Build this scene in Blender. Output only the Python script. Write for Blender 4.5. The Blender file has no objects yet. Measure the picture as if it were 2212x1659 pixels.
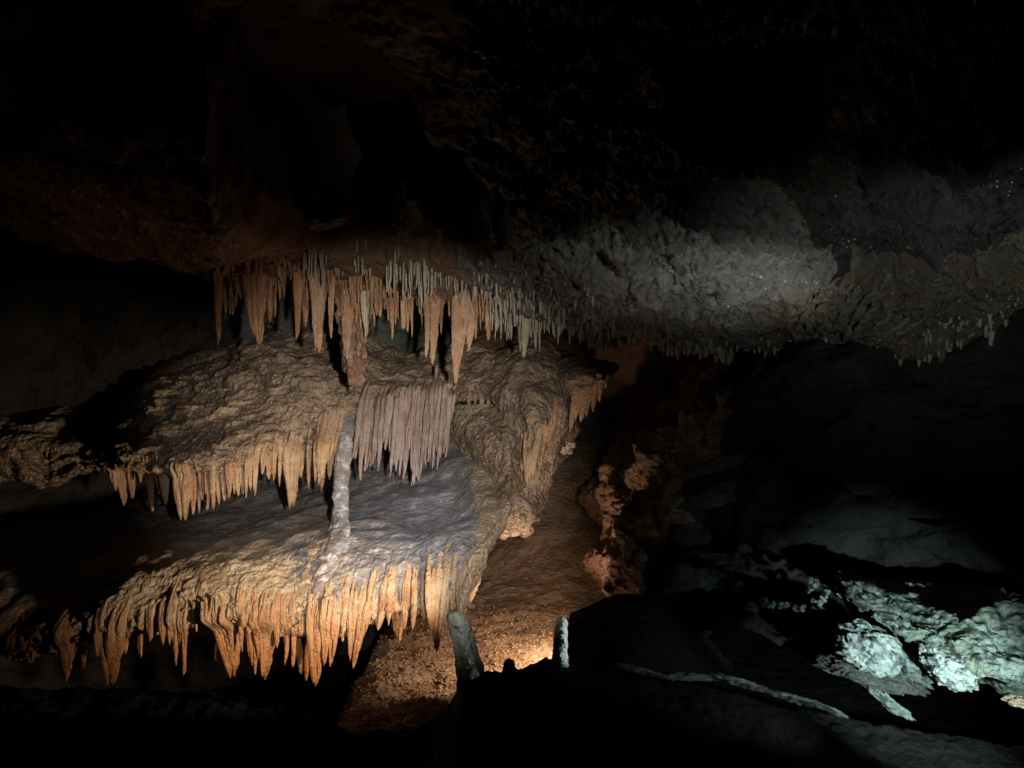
import bpy, math, random
import numpy as np
from mathutils import Vector, Euler

random.seed(7)
RNG = np.random.default_rng(11)
C = bpy.context.scene.collection
scene = bpy.context.scene

# ------------------------------------------------------------------ camera
K = 0.687 / 1106.0
def at(px, py, Y):
    """reading of the photograph (2212 x 1659 grid) at distance Y -> metres"""
    return Vector(((px - 1106.0) * K * Y, Y, (829.5 - py) * K * Y))

cam_d = bpy.data.cameras.new('camera')
cam_d.sensor_width = 36.0
cam_d.lens = 18.0 / 0.687
cam_d.clip_end = 200.0
cam = bpy.data.objects.new('camera', cam_d)
cam.rotation_euler = (math.radians(90), 0, 0)
C.objects.link(cam)
scene.camera = cam

# ------------------------------------------------------------------ world: a cave, no daylight reaches it
w = bpy.data.worlds.new("World")
scene.world = w
w.use_nodes = True
w.node_tree.nodes['Background'].inputs[0].default_value = (0.5, 0.6, 0.7, 1)
w.node_tree.nodes['Background'].inputs[1].default_value = 0.0

# ------------------------------------------------------------------ lamps of the show cave, and added fill spots
def lamp(name, typ, loc, target, power, color, radius=0.05, angle=90, blend=0.6):
    d = bpy.data.lights.new(name, typ)
    d.energy = power
    d.color = color
    d.shadow_soft_size = radius
    if typ == 'SPOT':
        d.spot_size = math.radians(angle)
        d.spot_blend = blend
    o = bpy.data.objects.new(name, d)
    o.location = loc
    if target is not None:
        o.rotation_euler = (Vector(target) - Vector(loc)).to_track_quat('-Z', 'Y').to_euler()
    C.objects.link(o)
    return o

WARM = (1.0, 0.64, 0.38)
lamp('floor_lamp', 'SPOT', at(1240, 1345, 5.2), at(1050, 1400, 5.8), 125, (1.0, 0.70, 0.45), 0.05, 132, 0.6)
lamp('wall_fill', 'SPOT', at(1150, 1402, 5.3), at(1390, 880, 6.2), 55, (1.0, 0.66, 0.44), 0.05, 82, 0.9)  # added spot, brightens the passage wall and its ceiling
lamp('passage_lamp', 'SPOT', at(1300, 1322, 6.5), at(720, 1010, 5.9), 80, (1.0, 0.68, 0.42), 0.05, 58, 0.8)
lamp('grazing_lamp', 'SPOT', at(1250, 1425, 3.12), at(630, 1225, 5.0), 540, (1.0, 0.75, 0.50), 0.05, 46, 0.85)
lamp('glow_fill', 'SPOT', at(1235, 1425, 3.14), at(330, 500, 4.8), 34, (1.0, 0.52, 0.28), 0.05, 32, 1.0)  # added spot for the brown glow on the left ceiling
lamp('front_lamp', 'SPOT', (0.25, 0.5, -0.05), at(850, 985, 5.6), 1180, (1.0, 0.89, 0.78), 0.04, 38, 0.9)
lamp('cool_lamp', 'SPOT', at(1000, 700, 2.6), at(890, 1130, 6.0), 300, (0.72, 0.82, 1.0), 0.05, 24, 1.0)
lamp('green_lamp', 'SPOT', (1.55, 1.9, -1.0), at(1985, 1440, 3.0), 100, (0.68, 0.98, 0.96), 0.02, 54, 0.8)
lamp('ridge_fill', 'SPOT', (1.30, 2.45, -0.98), at(1590, 1485, 2.95), 4.5, (0.72, 0.98, 0.96), 0.02, 66, 0.9)  # added spot so that the bank's ridges show
lamp('bank_lamp', 'SPOT', at(1750, 1350, 2.95), at(1160, 1380, 3.0), 62, (0.80, 0.97, 0.98), 0.02, 14, 0.5)
lamp('ceiling_lamp', 'SPOT', (1.25, 2.5, -0.35), at(1470, 490, 3.7), 50, (0.98, 1.0, 0.95), 0.02, 60, 1.0)
lamp('glint_fill', 'SPOT', (1.0, 1.2, -0.3), at(1950, 500, 3.2), 44, (0.86, 0.97, 1.0), 0.008, 60, 1.0)  # added frontal spot for glints on the wet ceiling
lamp('ledge_fill', 'SPOT', (0.8, 1.2, -0.45), at(1560, 1045, 3.9), 16, (0.95, 1.0, 0.92), 0.02, 14, 1.0)  # added narrow spot for the dim ledges on the wall

scene.view_settings.view_transform = 'Standard'
scene.view_settings.look = 'None'
scene.view_settings.exposure = 0.0
scene.view_settings.gamma = 1.0
scene.view_settings.use_curve_mapping = False
scene.render.engine = 'CYCLES'
scene.cycles.use_denoising = True
scene.cycles.max_bounces = 5
scene.cycles.diffuse_bounces = 3
scene.cycles.sample_clamp_indirect = 4.0

# ------------------------------------------------------------------ noise
_perm = np.random.default_rng(3).permutation(256)
_perm = np.concatenate([_perm, _perm, _perm])
_g = np.random.default_rng(4).normal(size=(256, 3))
_g /= np.linalg.norm(_g, axis=1)[:, None]
def noise(P):
    """gradient noise, P (...,3) -> about -0.7..0.7"""
    P = np.asarray(P, dtype=np.float64)
    sh = P.shape[:-1]
    P = P.reshape(-1, 3)
    I = np.floor(P).astype(np.int64)
    F = P - I
    I &= 255
    U = F * F * F * (F * (F * 6 - 15) + 10)
    out = np.zeros(len(P))
    for dx in (0, 1):
        wx = U[:, 0] if dx else 1 - U[:, 0]
        for dy in (0, 1):
            wy = U[:, 1] if dy else 1 - U[:, 1]
            for dz in (0, 1):
                wz = U[:, 2] if dz else 1 - U[:, 2]
                h = _perm[_perm[_perm[(I[:, 0] + dx) & 255] + ((I[:, 1] + dy) & 255)] + ((I[:, 2] + dz) & 255)]
                g = _g[h]
                d = g[:, 0] * (F[:, 0] - dx) + g[:, 1] * (F[:, 1] - dy) + g[:, 2] * (F[:, 2] - dz)
                out += wx * wy * wz * d
    return out.reshape(sh)
def fbm(P, s, octv=4, gain=0.5, off=0.0):
    s = np.array(s, dtype=float)
    out = 0; a = 1.0; f = 1.0
    for i in range(octv):
        out = out + a * noise(P * s * f + off + i * 17.3)
        a *= gain; f *= 2.03
    return out
def ridged(P, s, octv=4, gain=0.5, off=0.0):
    s = np.array(s, dtype=float)
    out = 0; a = 1.0; f = 1.0
    for i in range(octv):
        out = out + a * (0.35 - np.abs(noise(P * s * f + off + i * 9.7)))
        a *= gain; f *= 2.07
    return out
def smooth(a, b, x):
    t = np.clip((x - a) / (b - a), 0, 1)
    return t * t * (3 - 2 * t)

# ------------------------------------------------------------------ meshes
def link(name, me, mat, parent=None):
    o = bpy.data.objects.new(name, me)
    if mat: me.materials.append(mat)
    C.objects.link(o)
    if parent is not None: o.parent = parent
    return o
def mesh_from(name, V, F, smooth_shade=True):
    """V (n,3); F (m,4) or (m,3) array"""
    V = np.asarray(V, dtype=np.float32)
    F = np.asarray(F, dtype=np.int32)
    me = bpy.data.meshes.new(name)
    me.vertices.add(len(V)); me.vertices.foreach_set('co', V.ravel())
    k = F.shape[1]
    me.loops.add(F.size); me.loops.foreach_set('vertex_index', F.ravel())
    me.polygons.add(len(F))
    me.polygons.foreach_set('loop_start', np.arange(0, F.size, k, dtype=np.int32))
    me.polygons.foreach_set('loop_total', np.full(len(F), k, dtype=np.int32))
    me.polygons.foreach_set('use_smooth', np.full(len(F), smooth_shade, dtype=bool))
    me.update(); me.validate()
    return me
def tag(o, label=None, cat=None, group=None, kind=None):
    if label: o['label'] = label
    if cat: o['category'] = cat
    if group: o['group'] = group
    if kind: o['kind'] = kind
    return o

def catmull(A, n, axis):
    """resample control array along axis to n points"""
    A = np.moveaxis(A, axis, 0)
    m = A.shape[0]
    t = np.linspace(0, m - 1, n)
    i = np.clip(np.floor(t).astype(int), 0, m - 2)
    f = (t - i).reshape((-1,) + (1,) * (A.ndim - 1))
    g = lambda j: A[np.clip(j, 0, m - 1)]
    p0, p1, p2, p3 = g(i - 1), g(i), g(i + 1), g(i + 2)
    r = 0.5 * (2 * p1 + (p2 - p0) * f + (2 * p0 - 5 * p1 + 4 * p2 - p3) * f ** 2 + (3 * p1 - p0 - 3 * p2 + p3) * f ** 3)
    return np.moveaxis(r, 0, axis)
def grid_faces(nv, nu, closed=False):
    a = np.arange(nv * nu).reshape(nv, nu)
    if closed:
        b = np.concatenate([a, a[:, :1]], axis=1)
    else:
        b = a
    return np.stack([b[:-1, :-1], b[:-1, 1:], b[1:, 1:], b[1:, :-1]], -1).reshape(-1, 4)
def normals(P):
    du = np.gradient(P, axis=1); dv = np.gradient(P, axis=0)
    n = np.cross(du, dv)
    n /= np.linalg.norm(n, axis=-1)[..., None] + 1e-9
    return n
def face_cam(P, N):
    """make the sheet's normals look to the side the camera stands on (majority)"""
    s = np.sum(-P * N, axis=-1)
    return N if np.median(s) > 0 else -N
def sheet(name, rows, nu, nv, mat, disp, passes=1, world=False):
    A = np.array([[tuple(c) if world else tuple(at(*c)) for c in r] for r in rows], dtype=float)
    P = catmull(catmull(A, nv, 0), nu, 1)
    U = np.linspace(0, 1, nu)[None, :] * np.ones((nv, 1))
    V = np.linspace(0, 1, nv)[:, None] * np.ones((1, nu))
    if not isinstance(disp, (list, tuple)): disp = [disp]
    for d in disp:
        N = face_cam(P, normals(P))
        P = P + N * d(P, U, V)[..., None]
    F = grid_faces(nv, nu)
    # face winding towards the camera side
    N0 = normals(P); 
    if np.median(np.sum(-P * N0, axis=-1)) < 0: F = F[:, ::-1]
    return link(name, mesh_from(name, P.reshape(-1, 3), F), mat)

# ------------------------------------------------------------------ materials
def rock(name, base, dark, stain, stain_amt=0.5, rough=0.62, bump=0.5, fine=60.0, wet=0.0, pale=None, pale_amt=0.0, crust=0.5, streak=0.0, speck=0.3, zmix=None, spec=0.45, pits=0.0):
    m = bpy.data.materials.new(name); m.use_nodes = True
    nt = m.node_tree; N = nt.nodes; L = nt.links
    b = N['Principled BSDF']
    tc = N.new('ShaderNodeNewGeometry')
    def mapping(sc):
        mp = N.new('ShaderNodeMapping'); mp.inputs['Scale'].default_value = sc
        L.new(tc.outputs['Position'], mp.inputs['Vector']); return mp.outputs[0]
    def nz(scale, detail=6, rgh=0.6, vec=None, dist=0.0):
        n = N.new('ShaderNodeTexNoise'); n.inputs['Scale'].default_value = scale
        n.inputs['Detail'].default_value = detail; n.inputs['Roughness'].default_value = rgh
        n.inputs['Distortion'].default_value = dist
        L.new(vec if vec else tc.outputs['Position'], n.inputs['Vector']); return n.outputs['Fac']
    def ramp(f, a, c, lo=0.0, hi=1.0):
        r = N.new('ShaderNodeMapRange'); r.inputs[1].default_value = a; r.inputs[2].default_value = c
        r.inputs[3].default_value = lo; r.inputs[4].default_value = hi
        L.new(f, r.inputs[0]); return r.outputs[0]
    def mix(f, c1, c2):
        x = N.new('ShaderNodeMix'); x.data_type = 'RGBA'
        if isinstance(f, float): x.inputs[0].default_value = f
        else: L.new(f, x.inputs[0])
        for s, c in ((x.inputs[6], c1), (x.inputs[7], c2)):
            if isinstance(c, tuple): s.default_value = (*c, 1)
            else: L.new(c, s)
        return x.outputs[2]
    def mul(a, k):
        x = N.new('ShaderNodeMath'); x.operation = 'MULTIPLY'; L.new(a, x.inputs[0])
        if isinstance(k, float): x.inputs[1].default_value = k
        else: L.new(k, x.inputs[1])
        return x.outputs[0]
    def add(a, c):
        x = N.new('ShaderNodeMath'); x.operation = 'ADD'; L.new(a, x.inputs[0]); L.new(c, x.inputs[1]); return x.outputs[0]
    col = mix(ramp(nz(3.2, 8, 0.62), 0.40, 0.62), base, dark)
    # mineral staining runs downwards: noise stretched along z
    st = nz(2.0, 7, 0.62, mapping((3.0, 3.0, 0.7)), 0.4)
    col = mix(mul(ramp(st, 0.42, 0.62), stain_amt), col, stain)
    if pale:
        col = mix(mul(ramp(nz(11.0, 7, 0.7), 0.50, 0.60), pale_amt), col, pale)
    spk = nz(fine * 0.9, 4, 0.7)
    col = mix(mul(ramp(spk, 0.46, 0.66), speck), col, dark)
    if zmix:   # iron staining of the lower, wetter part of the fringe
        sx = N.new('ShaderNodeSeparateXYZ'); L.new(tc.outputs['Position'], sx.inputs[0])
        zj = add(sx.outputs[2], mul(nz(4.0, 5, 0.6), 0.35))
        col = mix(mul(ramp(zj, zmix[0] + 0.17, zmix[1] + 0.17), 0.85), col, zmix[2])
    L.new(col, b.inputs['Base Color'])
    b.inputs['Roughness'].default_value = rough
    if wet > 0:
        rr = ramp(nz(5.0, 5, 0.6), 0.42, 0.58, rough, max(0.12, rough - wet)); L.new(rr, b.inputs['Roughness'])
    b.inputs['Specular IOR Level'].default_value = spec
    if pits > 0:   # darker colour between the crust's lumps
        vp = N.new('ShaderNodeTexVoronoi'); vp.inputs['Scale'].default_value = fine * 0.8
        dp = N.new('ShaderNodeVectorMath'); dp.operation = 'ADD'; np_ = N.new('ShaderNodeTexNoise'); np_.inputs['Scale'].default_value = 20.0
        sp = N.new('ShaderNodeVectorMath'); sp.operation = 'SCALE'; sp.inputs['Scale'].default_value = 0.05
        L.new(tc.outputs['Position'], np_.inputs['Vector']); L.new(np_.outputs['Color'], sp.inputs[0])
        L.new(tc.outputs['Position'], dp.inputs[0]); L.new(sp.outputs[0], dp.inputs[1]); L.new(dp.outputs[0], vp.inputs['Vector'])
        f_ = mul(ramp(vp.outputs['Distance'], 0.38, 0.62), ramp(nz(14.0, 5, 0.65), 0.42, 0.58))
        col = mix(mul(f_, pits), col, tuple(c * 0.35 for c in dark)); L.new(col, b.inputs['Base Color'])
    h1 = nz(fine, 6, 0.7)
    vo = N.new('ShaderNodeTexVoronoi'); vo.inputs['Scale'].default_value = fine * 0.45
    dv = N.new('ShaderNodeVectorMath'); dv.operation = 'ADD'
    nn = N.new('ShaderNodeTexNoise'); nn.inputs['Scale'].default_value = 12.0
    sc = N.new('ShaderNodeVectorMath'); sc.operation = 'SCALE'; sc.inputs['Scale'].default_value = 0.06
    L.new(tc.outputs['Position'], nn.inputs['Vector']); L.new(nn.outputs['Color'], sc.inputs[0])
    L.new(tc.outputs['Position'], dv.inputs[0]); L.new(sc.outputs[0], dv.inputs[1]); L.new(dv.outputs[0], vo.inputs['Vector'])
    h2 = ramp(vo.outputs['Distance'], 0.0, 0.6, 1.0, 0.0)
    h = add(mul(h1, 1.0), mul(h2, crust))
    if streak > 0:
        h = add(h, mul(nz(1.0, 5, 0.65, mapping((fine * 0.9, fine * 0.9, fine * 0.10))), streak))
    bp = N.new('ShaderNodeBump'); bp.inputs['Strength'].default_value = bump; bp.inputs['Distance'].default_value = 0.035
    L.new(h, bp.inputs['Height']); L.new(bp.outputs[0], b.inputs['Normal'])
    return m

M = {}
M['cream']  = rock('cream_flowstone', (0.54, 0.45, 0.33), (0.30, 0.22, 0.15), (0.42, 0.27, 0.15), 0.4, 0.48, 0.8, 55, 0.32, (0.62, 0.58, 0.50), 0.5, 0.8, 0.5, zmix=(-1.40, -1.75, (0.40, 0.19, 0.08)))
M['tan']    = rock('tan_stalactite', (0.46, 0.33, 0.22), (0.26, 0.16, 0.10), (0.38, 0.21, 0.11), 0.6, 0.42, 0.6, 70, 0.26, (0.55, 0.45, 0.33), 0.35, 0.5, 0.8)
M['orange'] = rock('orange_stalactite', (0.36, 0.23, 0.13), (0.20, 0.11, 0.06), (0.34, 0.16, 0.07), 0.6, 0.45, 0.5, 70, 0.2, (0.50, 0.36, 0.2), 0.3, 0.5, 0.8)
M['mid']    = rock('scalloped_rock', (0.37, 0.285, 0.21), (0.14, 0.11, 0.085), (0.32, 0.20, 0.13), 0.4, 0.55, 0.7, 55, 0.3, (0.48, 0.39, 0.29), 0.5, 0.9, pits=0.5)
M['grey']   = rock('blue_grey_shelf', (0.205, 0.20, 0.205), (0.115, 0.11, 0.115), (0.26, 0.22, 0.19), 0.5, 0.5, 0.5, 60, 0.2, (0.46, 0.44, 0.44), 0.45, 0.7)
M['wall']   = rock('dark_wall_rock', (0.07, 0.078, 0.07), (0.042, 0.047, 0.042), (0.08, 0.07, 0.05), 0.4, 0.7, 0.5, 40, 0.1)
M['ceil']   = rock('grey_ceiling_rock', (0.17, 0.165, 0.145), (0.08, 0.075, 0.07), (0.13, 0.10, 0.075), 0.5, 0.45, 0.9, 45, 0.25, (0.22, 0.215, 0.20), 0.4, 0.9)
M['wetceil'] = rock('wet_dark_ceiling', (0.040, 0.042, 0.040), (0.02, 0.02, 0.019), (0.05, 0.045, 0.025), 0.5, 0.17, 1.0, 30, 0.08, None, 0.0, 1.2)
M['brown']  = rock('brown_ceiling_rock', (0.17, 0.105, 0.07), (0.085, 0.05, 0.033), (0.17, 0.085, 0.045), 0.5, 0.6, 0.6, 45, 0.2)
M['fringe'] = rock('cream_to_orange_fringe', (0.50, 0.38, 0.26), (0.27, 0.16, 0.09), (0.40, 0.20, 0.09), 0.5, 0.4, 0.6, 75, 0.26, (0.58, 0.50, 0.38), 0.4, 0.6, 0.8, zmix=(-1.38, -1.72, (0.38, 0.17, 0.065)))
M['rust']   = rock('rusty_column', (0.27, 0.18, 0.12), (0.10, 0.055, 0.035), (0.24, 0.10, 0.05), 0.6, 0.5, 0.9, 45, 0.2, (0.46, 0.38, 0.28), 0.7, 1.0)
M['mauve']  = rock('grey_pink_stalactite', (0.40, 0.31, 0.26), (0.22, 0.16, 0.13), (0.34, 0.22, 0.15), 0.4, 0.5, 0.5, 70, 0.2, (0.48, 0.43, 0.40), 0.4, 0.4, 0.8)
M['straw']  = rock('grey_straw', (0.34, 0.33, 0.27), (0.20, 0.18, 0.14), (0.32, 0.22, 0.12), 0.4, 0.35, 0.3, 90, 0.15)
M['earth']  = rock('cave_floor_earth', (0.25, 0.17, 0.115), (0.11, 0.07, 0.048), (0.28, 0.18, 0.11), 0.4, 0.75, 0.8, 40, 0.1)
M['stone']  = rock('floor_stone', (0.36, 0.25, 0.16), (0.18, 0.11, 0.07), (0.30, 0.18, 0.10), 0.4, 0.7, 0.6, 60, 0.1)
M['black']  = rock('shade_black_rock', (0.036, 0.034, 0.031), (0.018, 0.017, 0.016), (0.04, 0.03, 0.024), 0.4, 0.85, 0.7, 40, 0.0, spec=0.08)  # near-black colour stands in for rock lying in shade
M['rib']    = rock('rib_drapery', (0.24, 0.215, 0.15), (0.12, 0.10, 0.07), (0.20, 0.14, 0.08), 0.4, 0.35, 0.8, 60, 0.2, (0.34, 0.32, 0.25), 0.5, 0.9)
M['olive']  = rock('olive_drapery', (0.085, 0.08, 0.055), (0.10, 0.08, 0.05), (0.18, 0.11, 0.06), 0.4, 0.4, 0.7, 60, 0.2, (0.22, 0.205, 0.155), 0.4, 0.9)
M['stalg']  = rock('dull_grey_green_stalagmite', (0.13, 0.145, 0.125), (0.05, 0.055, 0.05), (0.10, 0.10, 0.07), 0.4, 0.55, 0.9, 70, 0.15, (0.20, 0.22, 0.19), 0.4, 1.0)
M['pale']   = rock('pale_stalagmite', (0.58, 0.62, 0.60), (0.36, 0.40, 0.38), (0.46, 0.48, 0.40), 0.3, 0.4, 0.8, 70, 0.15, (0.7, 0.73, 0.72), 0.4, 0.8)
M['white']  = rock('pale_crusted_rock', (0.34, 0.38, 0.34), (0.10, 0.11, 0.10), (0.28, 0.29, 0.17), 0.5, 0.6, 0.9, 42, 0.1, (0.42, 0.46, 0.42), 0.5, 1.2, spec=0.3, pits=0.95)
M['icy']    = rock('lit_crusted_rock', (0.62, 0.66, 0.64), (0.30, 0.33, 0.31), (0.50, 0.52, 0.36), 0.3, 0.6, 0.9, 42, 0.1, (0.75, 0.78, 0.76), 0.6, 1.2, spec=0.3, pits=0.95)  # paler copy of the crusted rock, lamp brightness put into its colour

# ------------------------------------------------------------------ the cave shell
def lumps(a, s, o=4, off=0.0, g=0.5):
    return lambda P, U, V: a * fbm(P, s, o, g, off)

# floor
nx, ny = 520, 420
gx = np.linspace(-6.5, 5.0, nx)[None, :] * np.ones((ny, 1))
gy = (3.3 + (10.5 - 3.3) * np.linspace(0, 1, ny)[:, None] ** 1.3) * np.ones((1, nx))
P = np.stack([gx, gy, np.zeros_like(gx)], -1)
z = -2.06 + 0.10 * fbm(P, (0.9, 0.9, 1), 3) + 0.035 * fbm(P, (6, 6, 1), 4, 0.6) + 0.018 * ridged(P, (18, 18, 1), 3, 0.6)
z += 1.5 * smooth(6.9, 9.6, gy) * smooth(-1.0, 0.6, gx) + 0.3 * smooth(-3.0, -5, gx)
z -= 1.5 * smooth(-0.95, -1.7, gx + 0.15 * fbm(P, (3, 3, 1), 3))  # unseen pit, shaped to keep the floor's left side dark
P[..., 2] = z
FLZ = z.copy()
tag(link('cave_floor', mesh_from('cave_floor', P.reshape(-1, 3), grid_faces(ny, nx)), M['earth']), kind='structure')

# far wall behind everything
sheet('cave_wall',
      [[(px, 420, 7.0) for px in (-900, 0, 400, 800, 1200, 1500, 1900)],
       [(-900, 600, 5.0), (0, 600, 7.0), (400, 620, 7.4), (800, 640, 7.6), (1200, 640, 8.2), (1500, 640, 8.0), (1900, 640, 7.0)],
       [(-900, 760, 5.0), (0, 760, 7.2), (400, 760, 7.6), (800, 760, 7.8), (1200, 760, 8.8), (1500, 740, 8.6), (1900, 760, 7.0)],
       [(-900, 1000, 5.0), (0, 1000, 7.3), (400, 1000, 7.8), (800, 980, 8.0), (1200, 1000, 9.3), (1500, 1000, 8.6), (1900, 1000, 7.0)],
       [(-900, 1300, 5.0), (0, 1250, 7.0), (400, 1200, 7.8), (800, 1200, 8.0), (1200, 1220, 9.2), (1500, 1200, 8.4), (1900, 1200, 7.0)],
       [(-900, 1700, 5.0), (0, 1600, 7.0), (400, 1500, 7.6), (800, 1400, 8.0), (1200, 1330, 9.0), (1500, 1330, 8.4), (1900, 1400, 7.0)]],
      420, 260, M['wall'], [lumps(0.25, (0.8, 0.8, 1.0), 5), lumps(0.04, (5, 5, 9), 4)])['kind'] = 'structure'

def add_by_face(o, mat, test):
    me = o.data; me.materials.append(mat)
    co = np.zeros(len(me.vertices) * 3, np.float32); me.vertices.foreach_get('co', co); co = co.reshape(-1, 3)
    li = np.zeros(len(me.loops), np.int32); me.loops.foreach_get('vertex_index', li)
    fc = co[li.reshape(-1, 4)].mean(1)
    mi_ = np.zeros(len(me.polygons), np.int32); me.polygons.foreach_get('material_index', mi_)
    mi_[test(fc, fbm(fc, (3, 3, 3), 4))] = len(me.materials) - 1
    me.polygons.foreach_set('material_index', mi_)
add_by_face(bpy.data.objects['cave_wall'], M['black'], lambda c, n: ((c[:, 2] + 0.5 * n < -1.45) & (c[:, 0] < -0.8)) | (c[:, 0] + 0.6 * n < -2.7))  # shade painted on: far left wall and its foot turned black
add_by_face(bpy.data.objects['cave_floor'], M['black'], lambda c, n: (c[:, 0] + 0.5 * n < -1.5) | ((c[:, 0] + 0.3 * n > 0.5) & (c[:, 1] < 4.7)) | (c[:, 0] + 0.2 * n > 1.05))  # shade painted on: unlit floor to the left and right turned black

# ceiling: a sheet of rays from its lower far edge to overhead, with domes pushed up into it
def interp(xs, tab):
    k = [t[0] for t in tab]
    return [np.interp(xs, k, [t[j] for t in tab]) for j in range(1, len(tab[0]))]
EDGE = [(-700, 4.6, 1.75, .10), (-200, 5.2, 1.45, .10), (0, 5.5, 1.17, .08), (200, 5.4, .98, .07), (330, 5.3, .86, .08), (460, 5.2, .72, .10), (700, 5.2, .76, .10), (1000, 5.2, .66, .10),
        (1150, 5.1, .55, .11), (1300, 5.0, .45, .13), (1420, 4.9, .37, .15), (1550, 4.7, .285, .17), (1700, 4.3, .24, .21), (1850, 3.9, .225, .25), (2000, 3.5, .26, .24), (2212, 3.2, .357, .22), (2700, 2.6, .45, .2)]
def ceil_z(px, Y, detail=True):
    px = np.asarray(px, float); Y = np.asarray(Y, float)
    eY, ez, sl = interp(px, EDGE)
    x = (px - 1106) * K * Y
    P = np.stack([x, Y, np.zeros_like(x)], -1)
    z = ez + sl * np.maximum(eY - Y, 0)
    # behind the edge it rises again into the back chamber
    z = z + 0.75 * smooth(0.06, 0.7, Y - eY)
    wob = 0.18 * fbm(P, (2.2, 2.2, 1), 3)
    def hole(cx, cy, rx, ry, h, soft=0.5, rot=0.0, wb=1.0):
        dx, dy = x - cx, Y - cy
        c, s = math.cos(rot), math.sin(rot)
        d = np.sqrt(((dx * c + dy * s) / rx) ** 2 + ((-dx * s + dy * c) / ry) ** 2) + wob * wb
        return h * smooth(1.0, 1.0 - soft, d)
    z = z + hole(-0.72, 3.72, 0.74, 1.12, 0.95, 0.22, 0.25)
    z = z + hole(-1.35, 2.6, 1.2, 0.9, 0.5, 0.6)
    z = z + hole(1.50, 2.95, 0.50, 0.26, 0.30, 0.6, -0.7)
    z = z + hole(0.66, 2.05, 0.27, 0.36, 0.35, 0.4)
    z = z + hole(0.85, 4.72, 0.17, 0.14, 0.25, 0.5)
    z = z + hole(1.25, 4.45, 0.24, 0.13, 0.22, 0.5)
    if detail:
        rough_w = smooth(900, 1150, px) * (1 - 0.55 * smooth(1450, 1650, px)) + 0.7 + 0.6 * smooth(1750, 1950, px)
        z = z + 0.16 * fbm(P, (0.9, 0.9, 1), 3)
        z = z + 0.065 * rough_w * fbm(P, (3.2, 5.0, 1), 5, 0.6, 3.1)
        z = z - 0.055 * rough_w * ridged(P, (6, 9, 1), 5, 0.64)
        rb = np.stack([(px + 0.45 * (829.5 - (829.5 - z / (K * Y)))) * 0.036, 0.8 * Y, 0 * Y], -1)
        z = z - 0.05 * ridged(rb, (1, 1, 1), 2) * smooth(1640, 1760, px) * (1 - smooth(1980, 2080, px)) * smooth(2.9, 3.4, Y)
    return z
nu, nv = 1150, 640
px = np.linspace(-400, 2500, nu)[None, :] * np.ones((nv, 1))
t = np.linspace(0, 1, nv)[:, None] * np.ones((1, nu))
eY = interp(px, EDGE)[0]
Y = eY + 1.6 - (eY + 1.6 - 0.5) * t
P = np.stack([(px - 1106) * K * Y, Y, ceil_z(px, Y)], -1)
P[..., 0] += 0.05 * fbm(P, (4, 4, 4), 3, 0.5, 7); P[..., 1] += 0.05 * fbm(P, (4, 4, 4), 3, 0.5, 17)
me = mesh_from('cave_ceiling', P.reshape(-1, 3), grid_faces(nv, nu))
ceil = link('cave_ceiling', me, M['ceil'])
me.materials.append(M['brown'])
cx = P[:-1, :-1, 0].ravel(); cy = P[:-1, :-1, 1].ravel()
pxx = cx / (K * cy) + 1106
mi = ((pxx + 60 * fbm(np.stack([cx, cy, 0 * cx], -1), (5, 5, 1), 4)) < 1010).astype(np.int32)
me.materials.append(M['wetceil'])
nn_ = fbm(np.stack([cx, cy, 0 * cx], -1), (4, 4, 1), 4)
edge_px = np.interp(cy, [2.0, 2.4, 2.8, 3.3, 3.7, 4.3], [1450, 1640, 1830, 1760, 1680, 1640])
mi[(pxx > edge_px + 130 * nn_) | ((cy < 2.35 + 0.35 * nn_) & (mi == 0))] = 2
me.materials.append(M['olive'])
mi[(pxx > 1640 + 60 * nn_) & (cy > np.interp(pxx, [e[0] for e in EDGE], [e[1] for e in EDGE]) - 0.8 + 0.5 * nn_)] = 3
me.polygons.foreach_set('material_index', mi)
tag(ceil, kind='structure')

# ceiling of the passage that leads off behind the right-hand mass
sheet('passage_ceiling',
      [[(1000, 690, 7.6), (1200, 680, 7.4), (1400, 690, 7.2), (1700, 700, 6.6)],
       [(1000, 760, 8.2), (1200, 740, 8.0), (1400, 760, 7.8), (1700, 760, 7.0)],
       [(1000, 860, 8.8), (1200, 830, 8.6), (1400, 860, 8.2), (1700, 860, 7.4)]],
      200, 90, M['brown'], [lumps(0.16, (1.4, 1.4, 1.4), 4), lumps(0.03, (7, 7, 9), 3)])['kind'] = 'structure'

# ------------------------------------------------------------------ flowstone masses
def scallop(a, s=(3.2, 3.2, 9.0), off=0.0, lo=0.0, hi=1.0):
    def f(P, U, V):
        wv = smooth(lo - 0.15, lo + 0.05, V) * (1 - smooth(hi - 0.05, hi + 0.15, V))
        Q = P + 0.10 * np.stack([fbm(P, (3, 3, 3), 2, 0.5, 5), fbm(P, (3, 3, 3), 2, 0.5, 15), fbm(P, (3, 3, 3), 2, 0.5, 25)], -1)
        return -a * ridged(Q, s, 3, 0.42, off) * 1.3 * (0.25 + 0.75 * wv)
    return f
def flutes(a, freq, v0, v1, off=0.0):
    def f(P, U, V):
        Q = P.copy(); Q[..., 2] *= 0.12
        wv = smooth(v0, v1, V)
        return -a * wv * ridged(Q, (freq, freq, 1.0), 3, 0.6, off)
    return f

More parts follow.
